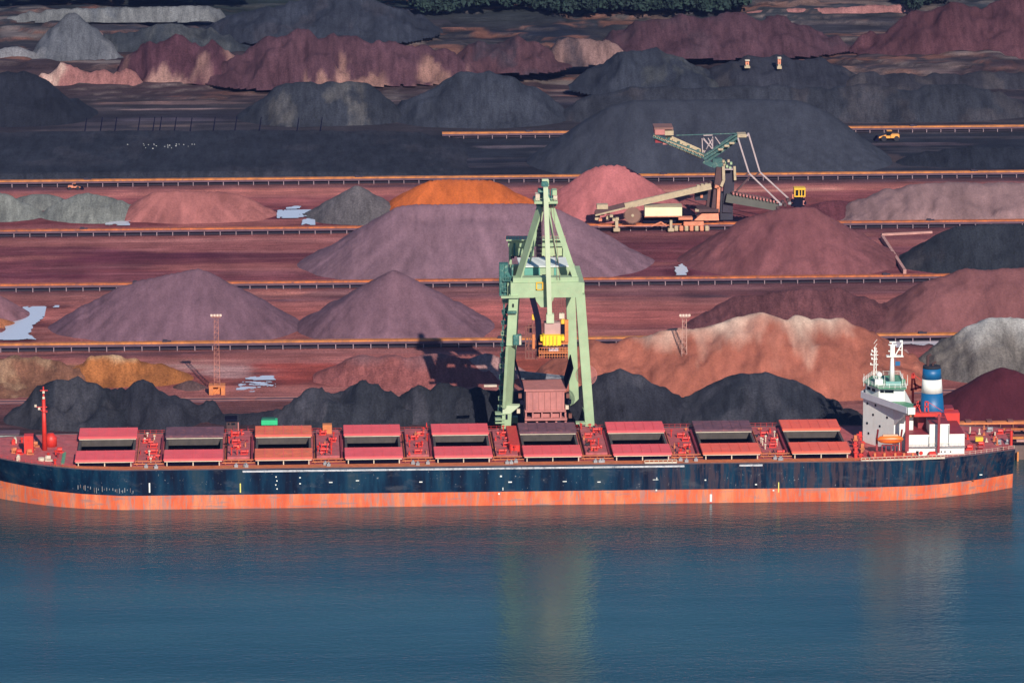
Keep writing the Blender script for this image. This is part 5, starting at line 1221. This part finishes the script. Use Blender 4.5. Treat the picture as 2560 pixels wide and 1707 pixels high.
sl([(1240, 372), (1540, 165)], 3.0, M_SG, "boom_floor", lb_, 0, .4)
for (u, v) in ((1380, 290), (1440, 255), (1490, 228)): sb(u-28, v-8, u+25, v+14, -2.6, 1.2, M_SCR, "boom_gear", lb_, .2)
sb(1543, 142, 1633, 175, -2.2, 4.4, M_SCR, "boom_head", lb_, .1)
sl([(940, 152), (1540, 132)], .28, M_SG, "tie_rod", sk, -1.5); sl([(940, 152), (1540, 132)], .28, M_SG, "tie_rod", sk, 1.5)
m = MB()
for (a, b, c, d) in ((1196, 180, 1204, 372), (1210, 178, 1318, 312), (1300, 165, 1300, 290), (1210, 190, 1285, 270), (1325, 168, 1378, 242), (1228, 300, 1300, 180), (1215, 320, 1255, 255), (1255, 178, 1300, 260)):
    for o in (-1.3, 1.3): m.bar(U(a, b, YS+o), U(c, d, YS+o), .3)
m.bar(U(1210, 148, YS-1.3), U(1298, 145, YS-1.3), .6); m.build("pylon_bracing", M_SPK, sk)
for o, pts in ((-2.0, [(1547, 175), (1655, 520), (1958, 815)]), (2.0, [(1650, 130), (1762, 510), (2042, 768)])): sl(pts, .5, M_SPK, "stay", sk, o)
sl([(1636, 160), (1652, 128)], .5, M_SPK, "stay", sk, 0)
sl([(1535, 695), (1660, 562)], .6, M_SBR, "strut", sk, -1); sl([(1618, 548), (1655, 520)], .5, M_SBR, "strut", sk, -2); sl([(1700, 565), (1762, 512)], .5, M_SBR, "strut", sk, 2)
# tower
tw = empty("tower", U(1350, 900)); tw.parent = sk; tw.matrix_parent_inverse = parent_world(sk).inverted()
sl([(1372, 460), (1318, 900)], 2.6, M_SBR, "column", tw, -1); sl([(1470, 470), (1440, 900)], 3.4, paint("navy_grimy_column", (.035, .028, .045), .8, .3), "column", tw, 3); sl([(1300, 600), (1260, 900)], 2.2, M_SBR, "column", tw, 2)
sl([(1404, 455), (1408, 590), (1382, 650)], .95, M_SCR, "curved_column", tw, -2.6, 1.2); sl([(1514, 455), (1520, 590)], .8, M_SCR, "curved_column", tw, 0)
sl([(1322, 650), (1360, 660), (1350, 900)], 1.0, M_SOR, "corner_post", tw, -2.8)
sl([(1210, 402), (1300, 445), (1400, 445)], 1.6, M_SG, "slew_deck", tw, -1, .4); sb(1300, 380, 1395, 445, 0, 3, M_SG, "slew_deck", tw)
for (u, v) in ((1405, 405), (1430, 420), (1455, 402), (1480, 425), (1440, 455), (1470, 470), (1415, 440)): sb(u-9, v-9, u+12, v+14, -1.5+(u % 3), 1.4, M_SCR if u % 2 else M_CG, "top_gear", tw)
sb(1410, 482, 1500, 492, -2, 4, M_SPK, "top_gear", tw)
sb(1150, 872, 1360, 905, -3.5, 7, M_SBR, "turntable", tw); sb(1130, 880, 1165, 900, -4, 2, M_SCR, "turntable", tw)
m = MB(); a, b, c, d = U(1120, 985, YS-3), U(1362, 985, YS-3), U(1355, 915, YS-2), U(1200, 915, YS-2)
m.hexa([a, b, (b.x, YS+4, b.z), (a.x, YS+4, a.z), d, c, (c.x, YS+3, c.z), (d.x, YS+3, d.z)]); m.build("portal_skirt", M_SOR, sk)
sb(1375, 720, 1500, 980, 2, 4, paint("dark_transfer_house", (.03, .028, .045), .8, .3), "transfer_house"); sb(1130, 690, 1300, 790, 1, 4, paint("dark_chute_house", (.025, .025, .04), .8, .3), "transfer_house"); sb(1180, 728, 1205, 765, .5, .4, M_SOR, "service_door")
# reclaim boom with bucket wheel and cab
rb = empty("reclaim_boom", U(1480, 760)); rb.parent = sk; rb.matrix_parent_inverse = parent_world(sk).inverted()
sl([(1430, 762), (1945, 850)], 2.8, paint("olive_grey_boom_plate", (.10, .095, .08), .8, .2), "boom_girder", rb, 0, 2.0)
sl([(1480, 728), (1950, 818)], 2.4, M_SBR, "belt_deck", rb, 0, .3)
m = MB()
for k in range(14): q = U(1500+k*33, 722+k*6.5, YS); m.box(q.x-.3, YS-2, q.z, q.x+.25, YS+2, q.z+.7)
m.build("idler_frames", M_HOP, rb)
for (u, v) in ((1965, 830), (1990, 812), (2010, 840), (2040, 790), (2055, 820), (1940, 862)): sb(u-16, v-14, u+16, v+14, -1.5, 2.5, M_GREYM if u % 2 else M_SBR, "drive_gear", rb, .15)
whl = MB(); q = U(2140, 812, YS); whl.lathe((q.x, YS-.9, q.z), [(1.7, 0), (1.9, .3), (1.9, 1.3), (1.7, 1.6)], 20, 'Y')
for k in range(9): a = 2*math.pi*k/9; c_ = (q.x+math.cos(a)*2.2, q.z+math.sin(a)*2.2); whl.box(c_[0]-.4, YS-1.1, c_[1]-.4, c_[0]+.4, YS+.9, c_[1]+.4)
whl.build("bucket_wheel", M_NAVY, rb)
cab = sb(2098, 668, 2212, 690, -1.6, 3.6, M_YEL, "operator_cab", rb, .1)
for (u0, u1) in ((2100, 2112), (2140, 2152), (2168, 2178), (2198, 2210)): sb(u0, 690.5, u1, 745, -1.5, 3.2, M_YEL, "cab_pillar", cab)
sb(2103, 692, 2205, 742, -1.1, 2.4, M_GLASS, "cab_window", cab); sb(2100, 745.5, 2210, 756, -1.6, 3.6, M_YEL, "cab_floor", cab); sb(2185, 757, 2202, 835, -1, 1, M_HOP, "cab_post", cab); sb(2080, 730, 2098, 770, -.6, 1.2, M_SOR, "cab_post", cab)
# tripper belt and undercarriage
sl([(440, 845), (1285, 648)], 2.0, M_SCR, "tripper_belt", sk, -3.5, 1.3); sl([(150, 912), (440, 838)], 2.0, M_SBR, "tripper_belt", sk, -3.5, .5); sl([(150, 935), (445, 862)], .5, M_SCR, "tripper_belt", sk, -4.4, .6)
for (u, v, w) in ((1160, 655, 0), (1200, 645, 0), (1240, 640, 0)): sb(u-14, v-12, u+14, v+8, -4, 2, M_SCR, "belt_cover", sk)
sb(165, 832, 275, 878, -4, 3, M_SCR, "drive_housing", sk, .1)
rr_ = random.Random(8)
for k in range(16): u, v = rr_.uniform(135, 420), rr_.uniform(895, 985); sb(u-16, v-12, u+16, v+12, -4+rr_.uniform(0, 3), 1.6, rr_.choice([M_SOR, M_SCR, M_SBR, M_SCR]), "machinery_unit", sk)
qr = U(515, 935, YS-5.5); m = MB(); m.lathe((qr.x, YS-5.7, qr.z), [(2.65, 0), (2.65, .5)], 30, 'Y')
for k in range(36): a = 2*math.pi*k/36; m.bar((qr.x+math.cos(a)*2.6, YS-5.5, qr.z+math.sin(a)*2.6), (qr.x+math.cos(a)*3.05, YS-5.5, qr.z+math.sin(a)*3.05), .2)
rl = m.build("cable_reel", paint("brown_reel", (.21, .11, .08), .8, .2), sk); m = MB(); m.lathe((qr.x, YS-5.9, qr.z), [(.5, 0), (.5, .18)], 12, 'Y'); m.build("reel_hub", M_SCR, rl)
sb(635, 855, 1000, 944, -5, 4.5, paint("cream_green_house", (.68, .66, .42), .6, .08), "electrical_house", sk); sb(632, 845, 1003, 854.5, -5.2, 5, M_SCR, "house_roof", sk); sb(632, 944.5, 1003, 954, -5.2, 5, M_SOR, "house_base", sk)
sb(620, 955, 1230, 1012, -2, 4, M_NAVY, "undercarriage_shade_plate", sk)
sb(180, 1030, 905, 1044, -5, .7, M_SOR, "travel_beam", sk); sl([(700, 1040), (795, 1000), (850, 1040)], .4, M_SOR, "travel_beam", sk, -5)
for (u0, u1) in ((345, 375), (880, 905)): sb(u0, 985, u1, 1062, -5.4, 1, M_SCR, "outrigger_leg", sk); sb(u0-18, 1064, u1+18, 1098, -5.6, 1.8, M_SCR, "outrigger_leg", sk, .2)
sb(965, 957, 1105, 982, -5, 3, M_SOR, "counter_frame", sk, .1)
sb(1015, 1000, 1215, 1042, -4.5, 2, M_SOR, "bogie_frame", sk, .2)
for k in range(7): u = 945+k*50; sb(u-20, 1040, u+18, 1092, -4.8, 1.4, M_SOR if k % 2 else M_SCR, "bogie", sk, .25)

# =================================================================== SMALLER THINGS
def quick(name, label, cat, loc, group=None): r = empty(name, loc); tag(r, label, cat, group); return r
# quay conveyor and clutter seen beyond the stern
Yq = YN+58; a = PY(2395, 1085, Yq).x; b = PY(2620, 1085, Yq).x
qc = quick("conveyor", "low bright orange quayside conveyor seen beyond the ship's stern", "conveyor", (a, Yq, 0))
MB().box(a, Yq-1, 3.2, b, Yq+1, 3.8).build("belt_cover", M_BASE, qc); MB().box(a, Yq-3.4, 2.0, b, Yq-2.4, 2.5).build("side_girder", M_BELT, qc); MB().box(a+14, Yq-9, .8, b, Yq-8.2, 1.4).build("side_girder", M_BELT2, qc)
for k in range(8): x = a+1+k*3.6; MB().box(x, Yq-.9, -.1, x+.3, Yq+.9, 3.19).build("post", M_RUST, qc)
for k in range(5): x = a+2+k*6; MB().box(x, Yq-1.1, 3.81, x+1.6, Yq+1.1, 4.3).build("hood", M_RUST, qc)
fd = quick("fender_frame", "rusty orange fender frame on the quay wall right of the stern", "quay fender", (PY(2550, 1160, YQ-2).x, YQ-2, 0))
for py0, py1 in ((1156, 1172), (1100, 1104)): fb(2546, py0, 2600, py1, YQ-3.2, 1.2, M_BELT if py0 > 1120 else M_CONC, "fender_beam", fd)
for px in (2548, 2572): fb(px, 1130, px+4, 1156, YQ-3, .8, M_BELT2, "fender_post", fd)
fb(2544, 1172.4, 2600, 1178, YQ-3.4, 1.8, M_NAVY, "fender_beam", fd); fb(2544, 1178.4, 2600, 1187, YQ-3, 1.4, M_CONC, "fender_beam", fd)
# things between bow and coal, on the quay
cc = quick("container", "pale ribbed container standing on the quay behind the ship's bow", "container", (PY(20, 1118, YN+50).x, YN+50, 0))
fb(-10, 1088, 42, 1118, YN+50, 3, paint("pale_teal_grey_sheet", (.36, .38, .34), .7, .25, (.22, .14, .11), .8, .5, True), "container_wall", cc)
m = MB()
for k in range(18): x = PY(-9+k*2.9, 1100, YN+49.9).x; m.box(x-.05, YN+49.86, .3, x+.05, YN+49.996, 3.2)
m.build("wall_ribs", M_CREAM, cc); fb(-12, 1083, 44, 1087.6, YN+49.6, 4, M_GIRD, "container_roof", cc)
gt = quick("hopper_trailer", "bright green open trailer on the quay behind the third hatch", "trailer", (PY(666, 1070, YN+60).x, YN+60, 0))
fb(651, 1051, 692, 1063, YN+58, 3, paint("bright_green_paint", (.03, .50, .20), .5, .15), "trailer_body", gt, .1); fb(653, 1046, 686, 1050.6, YN+58.6, 1.6, paint("dark_green_load", (.01, .12, .07), .7, .2), "trailer_load", gt)
for px in (655, 662, 680, 686):
    q = PY(px, 1074, YN+58); m = MB(); m.lathe((q.x, YN+57.9, .75), [(.55, 0), (.55, .4)], 12, 'Y'); m.build("wheel", M_BLACK, gt)
MB().box(PY(652, 1060, YN+58).x, YN+58.3, .8, PY(690, 1060, YN+58).x, YN+60.6, PY(670, 1063.4, YN+58).z).build("chassis", M_NAVY, gt)
cb2 = quick("signal_cabin", "dark cabin with black flat roof on the quay behind the second hatch", "cabin", (PY(577, 1075, YN+58).x, YN+58, 0))
fb(564, 1055, 590, 1092, YN+58, 3, M_SBR, "cabin_wall", cb2); fb(560, 1048, 591, 1053, YN+57.4, 4.4, M_NAVY, "cabin_roof", cb2); fb(592, 1056, 595, 1080, YN+57, .5, M_HOP, "cabin_post", cb2); fb(567, 1057, 572, 1062, YN+57.9, .1, M_GLASS, "window", cb2); fb(576, 1057, 586, 1062, YN+57.9, .1, M_GLASS, "window", cb2)
# wheel loader on the coal ground
def loader(label, px, py, s, flip=1, mat=M_BASE):
    g = G(px, py); r = quick("wheel_loader", label, "wheel loader", (g.x, g.y, 0)); X = lambda v: g.x+flip*v*s; y0, y1 = g.y-1.4*s, g.y+1.4*s; zb = .0
    bx = lambda x0, x1, z0, z1, mt, nm, p=r, dy=0: MB().box(X(x0), y0+dy, z0*s+zb, X(x1), y1-dy, z1*s+zb).build(nm, mt, p, bevel=.1)
    bx(-3.6, -.5, 1.1, 2.4, mat, "engine_body"); bx(-.5, 1.2, 1.0, 1.9, mat, "front_frame", dy=.3)
    c = bx(-.9, .8, 2.0, 3.5, M_GLASS, "cab", dy=.4); bx(-1.0, .9, 3.51, 3.75, mat, "cab_roof", c, .3)
    for x in (-2.6, 1.9):
        for y in (y0-.05, y1-.55): m = MB(); m.lathe((X(x), y, .95*s), [(.95*s, 0), (.95*s, .6)], 16, 'Y'); m.build("wheel", M_BLACK, r)
    m = MB(); m.bar((X(1.0), g.y, 1.9*s), (X(4.0), g.y, 1.0*s), .5*s); m.build("lift_arm", mat, r)
    m = MB(); m.hexa([(X(3.8), y0-.3, .1), (X(5.4), y0-.3, .1), (X(5.4), y1+.3, .1), (X(3.8), y1+.3, .1), (X(3.7), y0-.3, 1.6*s), (X(4.4), y0-.3, 1.7*s), (X(4.4), y1+.3, 1.7*s), (X(3.7), y1+.3, 1.6*s)]); m.build("bucket", M_NAVY, r)
    return r
loader("orange-yellow wheel loader working on the coal ground in front of the farthest conveyor", 2222, 352, 1.05, -1, paint("amber_loader_paint", (.80, .33, .06), .5, .2))
loader("small dark orange loader under the bright orange conveyor, far left", 186, 474, .62, 1, M_SOR)
def small_machine(label, px, py, Y, h, w):
    q = PY(px, py, Y); r = quick("survey_platform", label, "machine", (q.x, Y, q.z)); z = q.z
    m = MB(); m.box(q.x-w/2, Y-1, z, q.x+w/2, Y+1, z+h*.22); m.box(q.x-w*.3, Y-.8, z+h*.22, q.x+w*.3, Y+.8, z+h*.4); m.build("tracks", M_SCR, r)
    m = MB(); m.bar((q.x-w*.2, Y, z+h*.4), (q.x-w*.2, Y, z+h*.9), .5); m.bar((q.x+w*.2, Y, z+h*.4), (q.x+w*.2, Y, z+h*.9), .5); m.bar((q.x-w*.2, Y, z+h*.4), (q.x+w*.2, Y, z+h*.9), .3); m.build("mast", M_SOR, r)
    m = MB(); m.box(q.x-w*.4, Y-.9, z+h*.88, q.x+w*.4, Y+.9, z+h); m.build("top_box", M_CREAM, r); return r
YG = G(1950, 208).y
small_machine("pale upright machine on the coal hill, right one of two", 1948, 172, YG-12, 4.6, 1.8)
small_machine("squat orange machine on the coal hill, left one of two", 1868, 170, YG-12, 3.2, 2.2)
# poles and gulls on the flat coal bed
pole0 = None
for k, px in enumerate((212, 251, 287, 345, 382, 399, 436, 475, 533, 587, 648, 742, 800)):
    g = G(px, 352)
    if pole0 is None: m = MB(); m.tube((0, 0, -.5), (.9, 0, 5.2), .28, 6, .2); o = m.build("pole", M_NAVY); pole0 = o
    else: o = pole0.copy(); COL.objects.link(o)
    zc_ = 0
    o.location = (g.x, g.y, 0); tag(o, "thin dark leaning pole at the back of the flat coal bed", "pole", "dark poles along the flat coal bed")
gull0 = None; rg = random.Random(4)
for k in range(24):
    px, py = rg.gauss(410, 45), rg.gauss(366, 4)
    if gull0 is None:
        m = MB(); m.lathe((0, 0, .25), [(.02, -.32), (.13, -.15), (.16, .05), (.09, .24), (.08, .33), (.02, .42)], 8, 'X'); m.hexa([(-.25, -.2, .3), (.1, -.2, .3), (.1, .2, .3), (-.25, .2, .3), (-.3, -.14, .38), (.05, -.14, .38), (.05, .14, .38), (-.3, .14, .38)]); m.bar((0, 0, 0), (0, 0, .2), .05)
        o = m.build("gull", M_MARK); gull0 = o
    else: o = gull0.copy(); COL.objects.link(o)
    o.scale = (.75, .75, .75); o['px'] = px; o['py'] = py; o.rotation_euler = (0, 0, rg.uniform(0, 6)); tag(o, "tiny white gull resting on the flat coal bed", "gull", "white gulls resting on the coal")
GULLS = [o for o in COL.objects if o.name.startswith("gull")]; POLES = [o for o in COL.objects if o.name.startswith("pole")]
dgb = [o for o in COL.objects if o.get('label', '').startswith("wide flat coal bed")][0]
from mathutils.bvhtree import BVHTree
bv = BVHTree.FromObject(dgb, bpy.context.evaluated_depsgraph_get())
for o in GULLS:
    d = ray(o['px'], o['py']).normalized(); h = bv.ray_cast(CAM, d, 5000)
    o.location = h[0] if h[0] is not None else G(o['px'], o['py'], .2)
    del o['px']; del o['py']
for o in POLES:
    h = bv.ray_cast(Vector((o.location.x, o.location.y, 60)), Vector((0, 0, -1)), 100)
    if h[0] is not None: o.location.z = h[0].z
# ---- woods at the top of the quarry
def leaf_mat():
    m, nt, p = base_mat("dark_foliage")
    n1 = noise(nt, coords(nt), .12, 4, .6); n2 = noise(nt, coords(nt), 1.3, 3, .6)
    c = ramp(nt, n1, [(.3, (.006, .017, .016)), (.55, (.009, .027, .021)), (.75, (.018, .038, .027))]); c = mix(nt, c, ramp(nt, n2, [(.3, .7), (.7, 1.25)]), 1.0, 'MULTIPLY')
    nt.links.new(c, p.inputs["Base Color"]); p.inputs["Roughness"].default_value = .85; return m
M_LEAF = leaf_mat()
def wood(label, edge, depth, n, seed, hmin=7, hmax=13):
    r = np.random.RandomState(seed); V = []; 
    ex = [e[0] for e in edge]; ey = [e[1] for e in edge]
    for k in range(n):
        px = r.uniform(ex[0], ex[-1]); py = np.interp(px, ex, ey)
        g = G(px, py); y = g.y+3+r.rand()**1.4*depth; x = g.x; H = r.uniform(hmin, hmax); R_ = H*r.uniform(.32, .46)
        m_ = 170; th = r.rand(m_)*6.283; ph = np.arccos(r.uniform(-.55, 1, m_)); rad = R_*(r.uniform(.55, 1.08, m_))*(1+.22*np.sin(th*3+k)*np.sin(ph*4))
        cx = x+rad*np.sin(ph)*np.cos(th); cy = y+rad*np.sin(ph)*np.sin(th); cz = H*.58+rad*np.cos(ph)*1.15
        s_ = r.uniform(.5, 1.15, m_); a1 = r.normal(size=(m_, 3)); a1 /= np.linalg.norm(a1, axis=1)[:, None]; a2 = np.cross(a1, r.normal(size=(m_, 3))); a2 /= np.linalg.norm(a2, axis=1)[:, None]
        c = np.stack([cx, cy, cz], -1)
        V.append(np.stack([c-a1*s_[:, None]-a2*s_[:, None]*.6, c+a1*s_[:, None]-a2*s_[:, None]*.6, c+a1*s_[:, None]+a2*s_[:, None]*.6, c-a1*s_[:, None]+a2*s_[:, None]*.6], 1).reshape(-1, 3))
    V = np.concatenate(V).astype(np.float32); nq = len(V)//4
    me = bpy.data.meshes.new("wood"); me.vertices.add(len(V)); me.vertices.foreach_set("co", V.reshape(-1)); me.loops.add(len(V)); me.loops.foreach_set("vertex_index", np.arange(len(V), dtype=np.int32))
    me.polygons.add(nq); me.polygons.foreach_set("loop_start", np.arange(nq, dtype=np.int32)*4); me.polygons.foreach_set("loop_total", np.full(nq, 4, np.int32)); me.update(calc_edges=True); me.materials.append(M_LEAF)
    o = bpy.data.objects.new("wood", me); COL.objects.link(o); tag(o, label, "wood", kind='stuff')
wood("dark green wood covering the slope at the top centre", [(1012, 40), (1100, 48), (1200, 30), (1290, 32), (1380, 48), (1430, 44), (1500, 44), (1700, 46), (1860, 40)], 120, 330, 1)
wood("dark wood at the top right behind the pink embankment", [(1850, 16), (2100, 12), (2270, 10)], 90, 120, 3)
wood("dark blue-green trees in the hollow left of the tall reddish mound", [(2270, 20), (2290, 44), (2340, 30), (2400, 14)], 60, 45, 4)
wood("dark tree line behind the chalky terrace at the top left", [(-40, 14), (120, 12), (300, 10), (620, 6)], 80, 160, 5, 5, 9)
# ---- air: pale haze in one closed box round the camera and the whole yard
hz = MB().box(-7000, -1600, -14, 7500, 9500, 420).build("haze", None or bpy.data.materials.new("haze_air")); tag(hz, kind='stuff')
hm_ = hz.data.materials[0]; hm_.use_nodes = True; nt = hm_.node_tree; nt.nodes.remove(nt.nodes["Principled BSDF"])
pv = nt.nodes.new("ShaderNodeVolumePrincipled"); pv.inputs["Color"].default_value = (.27, .38, .98, 1); pv.inputs["Density"].default_value = .000018; pv.inputs["Anisotropy"].default_value = 0.0
nt.links.new(pv.outputs[0], nt.nodes["Material Output"].inputs["Volume"])
